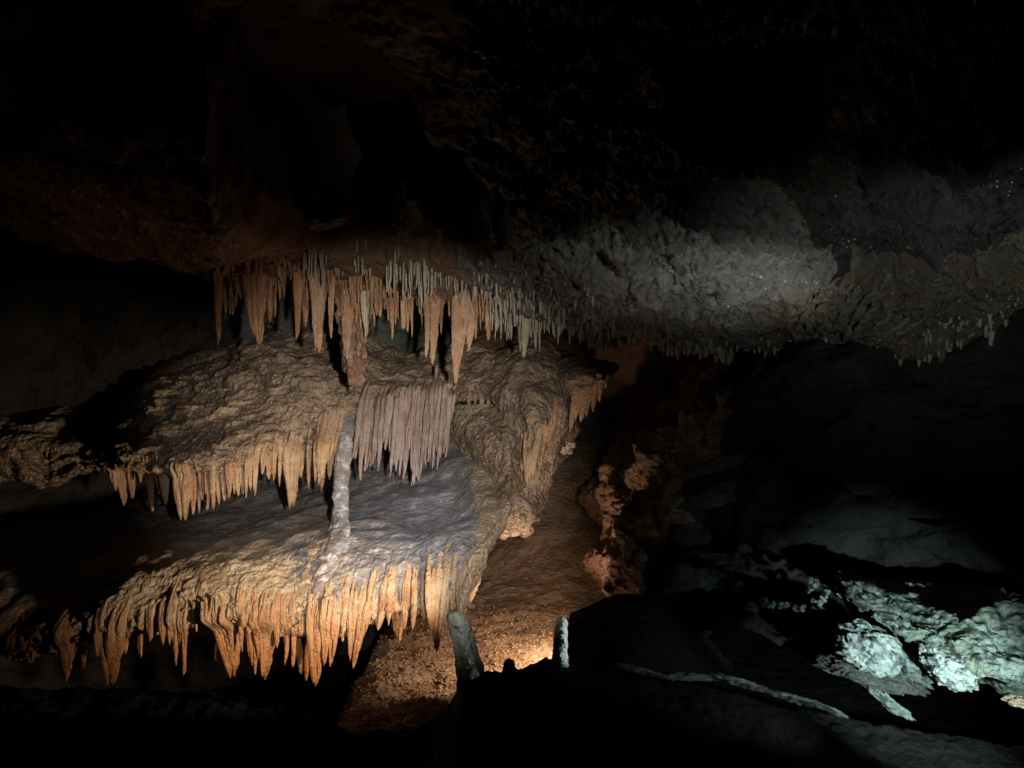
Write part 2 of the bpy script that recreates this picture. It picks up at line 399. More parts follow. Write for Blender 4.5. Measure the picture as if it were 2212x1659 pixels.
m = sheet('scalloped_flowstone',
   [[(-60,860,8.2),(90,860,8.2),(230,840,8.0),(330,800,7.8),(450,740,7.8),(560,715,7.7),(640,715,7.6),(700,715,7.6),(770,720,7.6),(860,730,7.6),(940,740,7.6),(1010,740,7.6),(1070,750,7.5)],
    [(-60,900,7.2),(90,890,7.2),(230,880,7.2),(330,840,7.1),(450,785,7.0),(560,745,6.9),(640,745,6.9),(700,755,6.9),(770,765,6.9),(860,775,6.8),(940,780,6.8),(1010,790,6.9),(1070,790,6.9)],
    [(-60,930,6.9),(90,920,6.9),(230,915,6.8),(330,890,6.6),(450,850,6.5),(560,820,6.5),(640,810,6.4),(700,810,6.4),(770,810,6.4),(860,815,6.3),(940,810,6.3),(1010,815,6.6),(1070,815,6.8)],
    [(-60,960,6.8),(90,955,6.7),(230,955,6.5),(330,940,6.2),(450,915,6.1),(560,890,6.2),(640,875,6.2),(700,865,6.1),(770,850,6.15),(860,840,6.1),(940,835,6.1),(1010,840,6.5),(1070,835,6.8)],
    [(-60,1005,6.8),(90,1010,6.6),(230,990,6.3),(330,985,6.0),(450,975,5.85),(560,950,6.0),(640,930,6.1),(700,920,6.0),(770,885,6.1),(860,865,6.1),(940,860,6.1),(1010,855,6.6),(1070,855,6.8)],
    [(-60,1050,6.9),(90,1045,6.7),(230,1020,6.3),(330,1030,6.0),(450,1040,5.85),(560,1000,6.0),(640,985,6.1),(700,975,6.0),(770,910,6.2),(860,890,6.2),(940,885,6.2),(1010,868,6.7),(1070,870,6.9)],
    [(-60,1045,7.4),(90,1040,7.2),(230,1015,6.9),(330,1040,6.6),(450,1050,6.4),(560,1010,6.5),(640,990,6.6),(700,980,6.6),(770,900,6.7),(860,880,6.7),(940,880,6.7),(1010,850,7.2),(1070,850,7.4)],
    [(-60,960,8.2),(90,960,8.2),(230,980,8.0),(330,1000,8.0),(450,1000,8.0),(560,980,8.0),(640,960,8.0),(700,940,8.0),(770,870,8.0),(860,860,8.0),(940,860,8.0),(1010,820,8.0),(1070,820,8.0)]],
   620, 360, M['mid'], [lumps(0.16, (1.3, 1.3, 1.8), 3, 2.0), scallop(0.10, (2.6, 2.6, 8.0)), lumps(0.012, (12, 12, 22), 3), flutes(0.05, 9, 0.55, 0.72)])
tag(m, 'large bulging tan flowstone mass with dark scalloped pockets, above the dark recess', 'flowstone')

m = sheet('flowstone_ledge',
   [[(-260,1120,7.2),(-50,1130,7.2),(130,1120,7.3),(330,1075,7.6),(450,1060,7.6),(560,1040,7.6),(700,1010,7.6),(800,970,7.5),(880,930,7.5),(960,900,7.4),(1020,930,7.2),(1060,980,6.9),(1078,1020,6.6)],
    [(-260,1190,6.4),(-50,1190,6.4),(130,1180,6.4),(330,1125,6.6),(450,1115,6.7),(560,1095,6.8),(700,1070,6.8),(800,1040,6.8),(880,1010,6.9),(960,985,6.8),(1020,1000,6.5),(1060,1040,6.2),(1080,1075,6.0)],
    [(-260,1270,5.6),(-50,1260,5.6),(130,1245,5.6),(330,1180,5.7),(450,1160,5.7),(560,1145,5.8),(700,1120,5.8),(800,1110,5.9),(880,1100,6.0),(960,1090,6.0),(1020,1085,5.8),(1060,1095,5.6),(1082,1110,5.5)],
    [(-260,1350,5.1),(-50,1340,5.1),(130,1310,5.0),(330,1215,5.1),(450,1200,5.1),(560,1190,5.1),(700,1170,5.2),(800,1170,5.3),(880,1165,5.3),(960,1150,5.3),(1010,1145,5.2),(1045,1150,5.2),(1066,1155,5.3)],
    [(-260,1390,4.9),(-50,1370,4.9),(130,1345,4.8),(330,1265,4.85),(450,1255,4.85),(560,1250,4.85),(700,1235,4.9),(800,1230,4.95),(880,1225,4.95),(960,1215,4.9),(1000,1205,4.9),(1028,1205,4.95),(1048,1205,5.15)],
    [(-260,1420,4.85),(-50,1400,4.85),(130,1380,4.75),(330,1320,4.75),(450,1315,4.75),(560,1310,4.75),(700,1300,4.8),(800,1290,4.85),(880,1285,4.85),(950,1275,4.8),(990,1265,4.8),(1015,1262,4.9),(1036,1260,5.1)],
    [(-260,1450,4.9),(-50,1430,4.9),(130,1410,4.8),(330,1365,4.8),(450,1345,4.8),(560,1360,4.8),(700,1370,4.85),(800,1340,4.9),(880,1325,4.9),(950,1340,4.85),(985,1320,4.9),(1005,1315,4.95),(1022,1310,5.1)],
    [(-260,1450,5.3),(-50,1430,5.3),(130,1410,5.2),(330,1365,5.2),(450,1345,5.2),(560,1360,5.2),(700,1365,5.25),(800,1335,5.3),(880,1320,5.3),(950,1320,5.3),(985,1310,5.3),(1000,1305,5.3),(1015,1300,5.3)],
    [(-260,1400,6.6),(-50,1380,6.6),(130,1370,6.6),(330,1330,6.6),(450,1320,6.6),(560,1320,6.6),(700,1320,6.6),(800,1300,6.6),(880,1290,6.6),(950,1280,6.6),(985,1270,6.5),(995,1260,6.4),(1005,1250,6.3)]],
   760, 420, M['cream'], [lumps(0.09, (1.6, 1.6, 1.6), 3, 6.0), lumps(0.022, (4, 4, 4), 3, 1.0, 0.4), lambda P, U, V: scallop(0.024, (7, 7, 14), 3.0)(P, U, V) * smooth(0.34, 0.46, V), lambda P, U, V: 0.006 * fbm(P, (26, 26, 14), 3) * (0.4 + smooth(0.3, 0.45, V)), flutes(0.06, 12, 0.48, 0.66)])
me = m.data; me.materials.append(M['grey'])
co = np.zeros(len(me.vertices) * 3, np.float32); me.vertices.foreach_get('co', co); co = co.reshape(-1, 3)
li = np.zeros(len(me.loops), np.int32); me.loops.foreach_get('vertex_index', li)
fc = co[li.reshape(-1, 4)].mean(1)
fpx = fc[:, 0] / (K * fc[:, 1]) + 1106
nzv = fbm(fc, (4, 4, 4), 4, 0.6)
yl = np.interp(fpx, [0, 330, 560, 690, 740, 960, 1050, 1100], [5.3, 5.35, 5.35, 5.15, 5.0, 5.05, 5.5, 5.9])
zl = np.interp(fpx, [0, 690, 740, 960, 1050], [-1.35, -1.3, -1.42, -1.35, -1.1])
gm = ((fc[:, 1] + 0.5 * nzv > yl) | ((fpx + 260 * nzv > 700) & (fc[:, 2] + 0.12 * nzv > zl))) & (fc[:, 2] > -1.55)
gm &= ~((fpx > 1030 + 25 * nzv))
me.polygons.foreach_set('material_index', gm.astype(np.int32))
tag(m, 'broad cream flowstone ledge with a blue-grey hollow top above the rubble floor', 'flowstone ledge')

m = sheet('flowstone_band',
   [[(965,880,7.0),(1010,868,6.8),(1050,868,6.7),(1095,875,6.5),(1135,880,6.6)],
    [(972,920,6.95),(1012,905,6.7),(1055,905,6.55),(1098,910,6.4),(1140,920,6.5)],
    [(980,960,6.9),(1018,950,6.45),(1060,950,6.25),(1102,955,6.15),(1140,960,6.5)],
    [(1000,985,6.7),(1030,990,6.35),(1068,995,6.1),(1106,1000,6.0),(1138,1005,6.3)],
    [(1035,1015,6.5),(1058,1020,6.15),(1082,1030,5.9),(1108,1035,5.85),(1130,1040,6.2)],
    [(1052,1058,6.3),(1066,1062,5.9),(1084,1068,5.7),(1105,1072,5.7),(1120,1078,6.0)],
    [(1050,1110,6.0),(1062,1110,5.6),(1076,1110,5.4),(1092,1112,5.4),(1104,1115,5.8)],
    [(1020,1155,5.6),(1040,1155,5.25),(1058,1155,5.12),(1074,1155,5.2),(1084,1155,5.6)],
    [(990,1205,5.3),(1012,1205,4.98),(1032,1205,4.88),(1046,1205,5.0),(1055,1205,5.4)],
    [(965,1260,5.1),(990,1260,4.82),(1012,1260,4.76),(1028,1260,4.9),(1038,1260,5.3)],
    [(955,1310,5.1),(980,1315,4.85),(1000,1320,4.80),(1014,1312,4.9),(1024,1300,5.2)],
    [(990,1345,5.0),(994,1350,4.92),(1000,1354,4.9),(1006,1348,4.92),(1010,1342,5.0)]],
   150, 420, M['cream'], [lumps(0.07, (3, 3, 3), 3, 4.0), lambda P, U, V: -0.035 * ridged(P, (10, 10, 10), 3, 0.5) * (1 - smooth(0.3, 0.45, V)) , scallop(0.012, (8, 8, 26), 1.0), lambda P, U, V: -0.02 * ridged(P * np.array([1, 1, 0.1]), (26, 26, 1), 2) * smooth(0.5, 0.7, V), lumps(0.006, (22, 22, 22), 3)])
add_by_face(m, M['mid'], lambda c, n: c[:, 2] + 0.3 * n > -0.85)
tag(m, 'curved cream flowstone rim sweeping down from the crusted niche to the ledge corner', 'flowstone')

m = sheet('flowstone_pillar_mass',
   [[(1040,790,7.4),(1090,755,7.4),(1140,740,7.3),(1180,745,7.3),(1215,770,7.3),(1245,800,7.5)],
    [(1040,820,6.9),(1090,790,6.8),(1140,775,6.6),(1185,790,6.6),(1222,815,6.9),(1250,830,7.4)],
    [(1045,855,6.6),(1090,840,6.4),(1140,830,6.2),(1185,845,6.25),(1225,865,6.6),(1250,880,7.3)],
    [(1085,885,6.5),(1110,880,6.3),(1150,885,6.0),(1188,900,6.1),(1218,910,6.5),(1240,920,7.2)],
    [(1100,940,6.4),(1125,935,6.15),(1155,940,5.95),(1188,950,6.05),(1212,960,6.5),(1230,960,7.2)],
    [(1100,990,6.3),(1125,985,6.1),(1152,990,5.95),(1182,1000,6.1),(1205,1005,6.5),(1215,1005,7.2)],
    [(1085,1030,6.3),(1110,1030,6.2),(1140,1035,6.15),(1168,1045,6.25),(1188,1050,6.6),(1200,1050,7.2)],
    [(1070,1080,6.2),(1095,1080,6.15),(1125,1085,6.1),(1150,1090,6.2),(1170,1090,6.6),(1185,1090,7.2)],
    [(1055,1130,6.1),(1080,1130,6.0),(1105,1130,6.0),(1130,1128,6.15),(1150,1120,6.6),(1160,1110,7.2)],
    [(1045,1155,6.2),(1065,1160,6.1),(1085,1163,6.1),(1110,1155,6.3),(1130,1140,6.7),(1140,1125,7.2)],
    [(1050,1150,6.8),(1065,1152,6.8),(1085,1152,6.8),(1100,1145,6.8),(1115,1130,7.0),(1125,1115,7.3)]],
   260, 420, M['mid'], [lumps(0.16, (2.2, 2.2, 2.2), 3, 9.0), lambda P, U, V: -0.075 * ridged(P, (4, 4, 7), 3, 0.45, 2.0) * (0.45 + smooth(0.55, 0.7, V)), lumps(0.010, (16, 16, 20), 3), lambda P, U, V: flutes(0.05, 13, 0.25, 0.45)(P, U, V) * (1 - smooth(0.6, 0.72, V))])
tag(m, 'knobbly brown rock mass hanging beside the dark passage, right of the crusted niche', 'rock mass')

# ------------------------------------------------------------------ right hand rocks
m = sheet('lumpy_passage_wall',
   [[(1560,700,7.4),(1560,720,6.6),(1580,730,5.6),(1640,740,4.8),(1760,740,4.0),(2050,700,3.5),(2500,640,2.6)],
    [(1500,790,7.6),(1500,800,6.6),(1520,800,5.6),(1600,810,4.7),(1750,810,3.9),(2050,810,3.5),(2500,780,2.6)],
    [(1400,860,7.6),(1410,870,6.6),(1450,880,5.6),(1540,890,4.6),(1720,900,3.9),(2050,900,3.4),(2500,900,2.6)],
    [(1350,930,7.4),(1360,940,6.4),(1400,950,5.5),(1480,960,4.5),(1680,980,3.7),(2050,1000,3.3),(2500,1000,2.6)],
    [(1310,1010,7.2),(1320,1020,6.3),(1360,1030,5.4),(1440,1040,4.5),(1640,1060,3.6),(2050,1060,3.25),(2500,1080,2.6)],
    [(1285,1080,7.0),(1300,1080,6.1),(1340,1090,5.3),(1420,1100,4.5),(1620,1120,3.7),(2050,1150,3.2),(2500,1150,2.6)],
    [(1300,1140,6.8),(1305,1140,6.0),(1335,1150,5.2),(1400,1170,4.4),(1600,1200,3.7),(2050,1220,3.3),(2500,1220,2.6)],
    [(1270,1190,6.8),(1280,1195,5.9),(1325,1200,5.1),(1390,1230,4.3),(1580,1280,3.8),(2050,1300,3.3),(2500,1300,2.6)],
    [(1300,1230,6.8),(1305,1235,5.9),(1340,1250,5.0),(1400,1290,4.2),(1560,1340,3.7),(2050,1370,3.2),(2500,1370,2.6)],
    [(1320,1280,6.8),(1325,1290,5.9),(1350,1300,5.0),(1410,1340,4.1),(1560,1400,3.5),(2050,1430,3.0),(2500,1460,2.5)]],
   420, 420, M['brown'], [lumps(0.30, (1.5, 1.5, 1.7), 4, 3.0), lambda P, U, V: -0.055 * ridged(P, (4, 4, 7), 4, 0.55, 5.0) * (1 - smooth(0.5, 0.62, U)), lambda P, U, V: 0.09 * fbm(P @ np.array([[0.9, 0, 0.43], [0, 1, 0], [-0.43, 0, 0.9]]).T, (1.5, 2, 7), 4, 0.45, 2.2) * smooth(0.5, 0.65, U), lambda P, U, V: 0.02 * fbm(P, (16, 16, 20), 3) * (1 - 0.8 * smooth(0.5, 0.65, U))])
tag(m, 'dark lumpy reddish-brown rock wall closing the right side of the passage', 'cave wall')
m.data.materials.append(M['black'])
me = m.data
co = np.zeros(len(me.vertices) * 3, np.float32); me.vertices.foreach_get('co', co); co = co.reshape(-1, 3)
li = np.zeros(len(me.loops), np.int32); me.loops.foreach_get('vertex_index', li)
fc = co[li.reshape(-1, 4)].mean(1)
me.polygons.foreach_set('material_index', ((fc[:, 1] + 0.25 * fbm(fc, (3, 3, 3), 4)) < 4.25).astype(np.int32))  # shade painted on: the nearer part of the wall turned black
m['kind'] = 'structure'; m.name = 'passage_wall'; del m['category']; del m['label']

# foreground mound: the black silhouette
SIL = [(-900, 1478), (0, 1482), (300, 1488), (500, 1500), (650, 1532), (760, 1585), (850, 1572), (930, 1555), (975, 1510), (1000, 1462), (1040, 1448), (1080, 1443), (1130, 1438), (1180, 1418), (1215, 1425),
       (1260, 1440), (1330, 1446), (1430, 1466), (1560, 1478), (1640, 1497), (1740, 1525), (1830, 1550), (2000, 1580), (2300, 1620), (3200, 1700)]
nu, nv = 700, 260
px = np.linspace(-900, 3000, nu)[None, :] * np.ones((nv, 1))
t = np.linspace(0, 1, nv)[:, None] * np.ones((1, nu))
crest = 3.0 + 0.25 * fbm(np.stack([px / 300, 0 * px, 0 * px], -1), (1, 1, 1), 2)
py = np.interp(px, [s[0] for s in SIL], [s[1] for s in SIL])
zc = (829.5 - py) * K * 3.0
Y = 0.9 + 2.9 * t
zz = zc - 0.10 * (3.0 - Y) * 1.0 * (Y < 3.0) - 1.6 * smooth(3.02, 3.8, Y) - 0.25 * smooth(2.6, 0.9, Y)
X = (px - 1106) * K * 3.0
P = np.stack([X, Y, zz], -1)
P[..., 2] += 0.026 * fbm(P, (10, 10, 10), 5, 0.62) - 0.02 + 0.03 * (Y < 2.85) * fbm(P, (3, 3, 3), 3)
m = link('dark_bank', mesh_from('dark_bank', P.reshape(-1, 3), grid_faces(nv, nu)), M['black'])  # the bank's shade is put into its near-black colour
tag(m, kind='structure')

# ------------------------------------------------------------------ stalactites
def cone_mesh(L, R, seed, flat=1.0, nr=None, nz=None, power=0.75, flute=0.15, knob=0.09, tip=0.006, wander=0.03, hook=0.0, rise=0.3):
    """hangs from z=0 (its root runs on up by top*L*0.3) to z=-L"""
    nr = nr or (10 if R < 0.012 else 16 if R < 0.03 else 28 if R < 0.08 else 44)
    nz = nz or max(8, min(70, int(L / 0.012)))
    r_ = np.random.default_rng(seed)
    t = np.linspace(0, 1, nz)
    rad = R * np.clip(1 - t, 0, 1) ** power * ((0.08 + 0.92 * smooth(0.0, rise, t)) if rise > 0.1 else (1 + 0.55 * np.exp(-t / 0.06)))
    rad = rad + tip * np.sqrt(np.clip(1.0 - t ** 12, 0, 1))
    a = np.linspace(0, 2 * np.pi, nr, endpoint=False)
    A, T = np.meshgrid(a, t)
    Rr = rad[:, None] * np.ones_like(A)
    Pn = np.stack([np.cos(A) * 1.5, np.sin(A) * 1.5, T * L / max(R, 0.01) * 0.12], -1) + seed * 3.7
    Rr = Rr * (1 + flute * 3.0 * noise(Pn * np.array([1.6, 1.6, 0.6])) + flute * 2.0 * noise(Pn * np.array([3.5, 3.5, 0.9])))
    Pk = np.stack([np.cos(A) * R, np.sin(A) * R * flat, T * L], -1) + seed * 1.3
    Rr = Rr + knob * R * (2.0 * noise(Pk / (R * 0.9 + 0.004)) + 1.2 * noise(Pk / (R * 0.35 + 0.002)))
    wx = wander * L * np.array([noise(np.array([tt * 2.5, seed * 1.7, 0.0])) for tt in t]) * np.clip(t, 0, 1)
    wy = wander * L * np.array([noise(np.array([tt * 2.5, seed * 1.7, 9.0])) for tt in t]) * np.clip(t, 0, 1)
    hk = hook * np.clip(t, 0, 1) ** 2
    X = np.cos(A) * Rr + (wx + hk)[:, None]
    Yy = np.sin(A) * Rr * flat + wy[:, None]
    Z = -T * L
    V = np.stack([X, Yy, Z], -1).reshape(-1, 3)
    V = np.concatenate([V, [[wx[-1] + hk[-1], wy[-1], -L - tip * 0.5], [0, 0, 0.2 * R]]])
    Q = grid_faces(nz, nr, True)
    n = nz * nr
    last = (nz - 1) * nr
    i = np.arange(nr); j = (i + 1) % nr
    capb = np.stack([last + i, last + j, np.full(nr, n), np.full(nr, n)], -1)
    capt = np.stack([j, i, np.full(nr, n + 1), np.full(nr, n + 1)], -1)
    return V, Q, np.concatenate([capb, capt])[:, :3]
def join(parts):
    Vs, Fs, off = [], [], 0
    for V, Q, T in parts:
        Vs.append(V); 
        Fs += [(Q + off), (T + off)]; off += len(V)
    return np.concatenate(Vs), Fs
def mesh_mixed(name, parts):
    V, Fs = join(parts)
    tris = [f for f in Fs if f.shape[1] == 3]; quads = [f for f in Fs if f.shape[1] == 4]
    me = bpy.data.meshes.new(name)
    me.vertices.add(len(V)); me.vertices.foreach_set('co', V.astype(np.float32).ravel())
    q = np.concatenate(quads) if quads else np.zeros((0, 4), int); t = np.concatenate(tris) if tris else np.zeros((0, 3), int)
    vi = np.concatenate([q.ravel(), t.ravel()]).astype(np.int32)
    tot = np.concatenate([np.full(len(q), 4), np.full(len(t), 3)]).astype(np.int32)
    st = np.concatenate([[0], np.cumsum(tot)[:-1]]).astype(np.int32)
    me.loops.add(len(vi)); me.loops.foreach_set('vertex_index', vi)
    me.polygons.add(len(tot)); me.polygons.foreach_set('loop_start', st); me.polygons.foreach_set('loop_total', tot)
    me.polygons.foreach_set('use_smooth', np.ones(len(tot), bool))
    me.update(); me.validate()
    return me
_sid = [100]
r0_ = random.Random(77)
bpy.context.view_layer.update()
def depth_track(host, x, zs, Y, R):
    """depth of the host's surface beside the stalactite's axis, going down; below its lip the axis hangs plumb"""
    ys = []
    for z in zs:
        ok, loc, n, f = host.ray_cast(Vector((x, 2.0, z)), Vector((0, 1, 0)))
        ys.append(loc.y if ok and abs(loc.y - Y) < 0.75 else None)
    idx = [i for i, y in enumerate(ys) if y is not None]
    if not idx: return np.full(len(zs), Y)
    last = idx[-1]
    v = np.interp(np.arange(len(zs)), idx, [ys[i] for i in idx])
    a0 = idx[0] + int(0.6 * (last - idx[0]))
    fr = v[a0:last + 1].min(); k0 = a0 + int(np.argmin(v[a0:last + 1]))
    v[k0:] = fr
    for _ in range(6):
        v[1:-1] = 0.25 * v[:-2] + 0.5 * v[1:-1] + 0.25 * v[2:]
    return v + 0.1 * R
def stalactite(tipx, tipy, rootx, rooty, Y, wpx, label, mat, group=None, name='stalactite', flat=0.8, kids=0, power=0.75, host=None, rise=None, push=0.0, **kw):
    """one stalactite; kids = minor drips fused to its flanks"""
    _sid[0] += 1; s = _sid[0]
    a, b = at(rootx, rooty, Y), at(tipx, tipy, Y)
    if host is not None and host.name.startswith('cave_ceiling'):
        ok, loc, n, f = host.ray_cast(Vector((a.x, Y, -0.5)), Vector((0, 0, 1)))
        if ok: a.z = loc.z + 0.04
        host = None
    if rise is None: rise = r0_.uniform(0.35, 0.6) if host is not None else 0.04
    L = a.z - b.z; R = wpx * 0.5 * K * Y
    lean = b.x - a.x
    r_ = np.random.default_rng(s)
    if host is not None:
        for it in range(9):
            zs = np.linspace(a.z, b.z, 40)
            trk = depth_track(host, a.x + lean * 0.3, zs, Y, R)
            y1 = float(trk[-1]) + push
            a, b = at(rootx, rooty, y1), at(tipx, tipy, y1)
            L = a.z - b.z; R = wpx * 0.5 * K * y1; lean = b.x - a.x
            if it < 7 and trk[0] - trk[-1] > 0.27 and tipy - rooty > 45: rooty += 14   # start lower: the rock leans back too far here
            elif it >= 3: break
        off = trk - trk[-1]
    def shape(V):
        u = np.clip(-V[:, 2] / L, 0, 1.05)
        V[:, 0] += lean * u
        if host is not None: V[:, 1] += np.interp(u, np.linspace(0, 1, 40), off)
        return V
    parts = []
    V, Q, T = cone_mesh(L, R, s, flat=flat, power=power, tip=kw.pop('tip', 0.008), rise=rise, **kw)
    parts.append((shape(V), Q, T))
    for k in range(int(kids * 2.6 + (1 if kids else 0))):
        l = L * r_.uniform(0.5, 0.97); r = R * r_.uniform(0.13, 0.34)
        V, Q, T = cone_mesh(l, r, s * 7 + k, flat=0.9, power=r_.uniform(0.5, 0.8), tip=0.006, rise=rise)
        ox = r_.uniform(-0.8, 0.8) * R; oy = -r_.uniform(0.2, 0.75) * R * flat
        V[:, 2] -= r_.uniform(0, 0.12) * L
        u = np.clip(-V[:, 2] / L, 0, 1)
        V[:, 0] += ox * (1 - 0.8 * u ** 1.3)
        V[:, 1] += oy * (1 - 0.4 * u) * (0.3 + 0.7 * smooth(0, rise, u))
        parts.append((shape(V), Q, T))
    o = link(name, mesh_mixed(name, parts), M[mat])
    o.location = a
    cat = name.replace('_', ' ')
    tag(o, label, cat, group)
    return o

def word(n):
    return ['first','second','third','fourth','fifth','sixth','seventh','eighth','ninth','tenth','eleventh','twelfth','thirteenth','fourteenth','fifteenth','sixteenth','seventeenth','eighteenth','nineteenth','twentieth'][n]
ORD = lambda n: word(n) if n < 20 else {20: 'twenty-first', 21: 'twenty-second', 22: 'twenty-third', 23: 'twenty-fourth', 24: 'twenty-fifth'}.get(n, 'last')
def row(entries, anchor, mat, group, Y, flat=0.8, name='stalactite', up=0, power=0.75, **kw):
    """entries sorted left to right: tipx, tipy, rootx, rooty, width, kids, note[, dY]"""
    entries = sorted(entries, key=lambda e: e[0])
    out = []
    pw = power; host_row = kw.get('host') is not None
    for i, e in enumerate(entries):
        tx, ty, rx, ry, wd, kids, note = e[:7]
        dY = e[7] if len(e) > 7 else 0.0
        mt = e[8] if len(e) > 8 else mat
        yy = Y(tx) if callable(Y) else Y
        if kids <= 2 and host_row:
            wd *= r0_.uniform(0.4, 1.0); ty -= r0_.uniform(-4, 0.22 * (ty - ry))
        if kids >= 3 and host_row: wd *= r0_.uniform(1.15, 1.5)
        kw['power'] = pw * r0_.uniform(0.75, 1.3)
        out.append(stalactite(tx, ty, rx, ry - up * r0_.uniform(0.3, 1.6), yy + dY, wd, f"{note}, {ORD(i)} from left {anchor}", mt, group, flat=flat, kids=kids, name=name, push=dY, **kw))
    return out

# --- fringe of the lower ledge
LEDGE = bpy.data.objects['flowstone_ledge']; SCAL = bpy.data.objects['scalloped_flowstone']; PILL = bpy.data.objects['flowstone_pillar_mass']
G1 = 'stalactites fringing the lower flowstone ledge'
YL = lambda x: float(np.interp(x, [0, 330, 560, 700, 850, 950, 1010], [4.98, 4.92, 4.90, 4.95, 5.0, 4.95, 4.95]))
row([(20,1425,20,1380,40,1,'dim brown stalactite'), (70,1440,68,1380,50,2,'dim brown blunt stalactite'), (112,1420,110,1370,44,1,'dim brown stalactite'),
     (149,1462,146,1345,44,3,'olive brown pointed stalactite'), (181,1442,178,1350,36,1,'thin olive brown stalactite'), (212,1415,208,1345,40,2,'short brown stalactite'),
     (243,1478,246,1330,56,4,'long dark orange stalactite'), (272,1425,270,1340,40,2,'short dark orange stalactite'),
     (305,1434,296,1340,52,2,'broad blade-like orange stalactite'), (326,1394,322,1280,36,2,'ribbed orange stalactite'),
     (354,1425,350,1270,38,2,'slim orange stalactite'), (366,1395,364,1290,30,1,'short orange stalactite'), (380,1436,376,1260,34,2,'slim bright orange stalactite'), (398,1457,392,1240,34,2,'long slim orange stalactite')],
    'left of the ledge fringe\'s black gap', 'fringe', G1, YL, power=1.0, up=25, host=LEDGE)
row([(424,1372,420,1290,30,1,'short tan stalactite in the gap'), (466,1446,452,1300,44,2,'blunt orange stalactite'), (488,1440,474,1320,38,2,'orange stalactite leaning right'),
     (507,1460,480,1290,60,4,'large orange stalactite made of many ribs',-0.05), (523,1405,520,1310,34,2,'narrow tan stalactite'), (538,1385,536,1310,28,1,'short tan stalactite'),
     (553,1455,556,1300,38,3,'ribbed orange stalactite'), (574,1467,584,1300,50,3,'broad orange stalactite'), (598,1420,598,1310,34,2,'short orange stalactite'),
     (618,1440,620,1300,34,2,'slim orange stalactite'), (633,1443,640,1300,34,2,'slim straight orange stalactite'),
     (661,1470,664,1310,56,4,'largest orange stalactite'), (684,1477,690,1310,44,3,'long orange stalactite'), (700,1440,706,1320,36,2,'orange stalactite'),
     (715,1462,724,1310,38,2,'smooth orange stalactite'), (740,1410,746,1300,34,1,'short orange-brown stalactite'),
     (762,1441,784,1290,44,3,'isolated orange-brown stalactite')],
    'between black gap and rubble floor', 'fringe', G1, YL, power=1.0, up=35, host=LEDGE)
row([(792,1380,806,1280,40,2,'dark brown stalactite'), (816,1366,838,1270,42,2,'leaning brown stalactite'), (838,1360,848,1270,34,1,'narrow brown stalactite'),
     (861,1387,864,1270,40,3,'forked orange stalactite'), (874,1370,880,1270,30,1,'narrow orange stalactite'), (891,1385,900,1260,36,2,'orange stalactite'),
     (915,1345,922,1250,34,2,'short tan stalactite'), (941,1408,946,1220,46,3,'long wide cream stalactite',-0.05), (962,1385,966,1230,34,2,'cream stalactite'), 
     (975,1350,984,1210,30,1,'slim cream stalactite'), (990,1345,1000,1200,28,1,'slim pale stalactite'), (1004,1335,1014,1190,26,1,'pale stalactite')],
    'of the fringe over rubble floor', 'fringe', G1, YL, power=0.85, up=34, host=LEDGE)

# --- fringe of the scalloped mass
G2 = 'stalactites hanging from the scalloped flowstone mass'
YM = lambda x: float(np.interp(x, [80, 230, 330, 450, 560, 700], [6.6, 6.3, 6.05, 5.9, 6.05, 6.1]))
row([(100,1010,98,930,24,1,'dim drip'), (121,980,118,915,38,2,'dim pale round stalactite'), (143,975,141,925,22,1,'dim drip'), (164,1000,163,940,20,1,'dim drip'),
     (250,1060,240,1015,24,1,'short tan stalactite'), (270,1088,256,1015,28,2,'thin curving stalactite'), (287,1090,280,1015,24,2,'thin tan stalactite'), (304,1050,302,1015,22,1,'short tan stalactite'),
     (330,1101,318,1010,34,2,'curving tan stalactite'), (344,1072,340,1015,24,1,'short tan stalactite'), (358,1097,350,1020,28,2,'tan stalactite'), (373,1094,366,1020,26,1,'tan stalactite')],
    'at the scalloped mass\'s left end', 'tan', G2, YM, up=25, host=SCAL)
row([(401,1123,398,1020,42,3,'longest stalactite'), (418,1109,416,1030,26,1,'tan stalactite'), (430,1116,430,1050,12,0,'very thin drip'), (437,1094,436,1030,26,1,'tan stalactite'),
     (449,1100,448,1030,26,2,'tan stalactite'), (461,1104,458,1030,32,2,'wide tan stalactite'), (473,1090,470,1030,24,1,'tan stalactite'), (485,1090,482,1020,24,1,'short tan stalactite'),
     (496,1083,494,1010,24,1,'short tan stalactite'), (506,1074,505,1005,20,1,'short tan stalactite'), (515,1080,513,1000,22,1,'short tan stalactite'), (524,1070,522,1000,20,1,'small tan stalactite'),
     (532,1077,531,990,22,1,'small tan stalactite'), (541,1070,541,985,20,1,'small tan stalactite'), (550,1078,554,960,24,2,'ribbed stalactite')],
    'in the curved row under the bulge', 'tan', G2, YM, power=0.95, up=35, host=SCAL)
row([(566,1040,572,970,22,1,'slim tan stalactite'), (580,1037,584,960,22,1,'slim tan stalactite'), (591,1055,594,955,24,2,'tan stalactite'), (604,1046,607,955,24,2,'tan stalactite'), (616,1030,618,960,22,1,'short tan stalactite'),
     (632,1094,632,950,44,4,'big blunt peach stalactite',-0.05), (650,1040,650,950,26,1,'tan stalactite'), (667,1056,668,940,30,2,'greyish tan stalactite'),
     (682,1040,688,920,26,2,'ribbed tan stalactite'), (694,1062,704,900,36,3,'long orange ribbed stalactite'), (712,1035,724,880,32,3,'ribbed tan stalactite'), (727,1000,740,870,28,2,'ribbed tan stalactite reaching the pale column')],
    'between curved row and pale column', 'tan', G2, YM, power=0.9, up=15, host=SCAL)

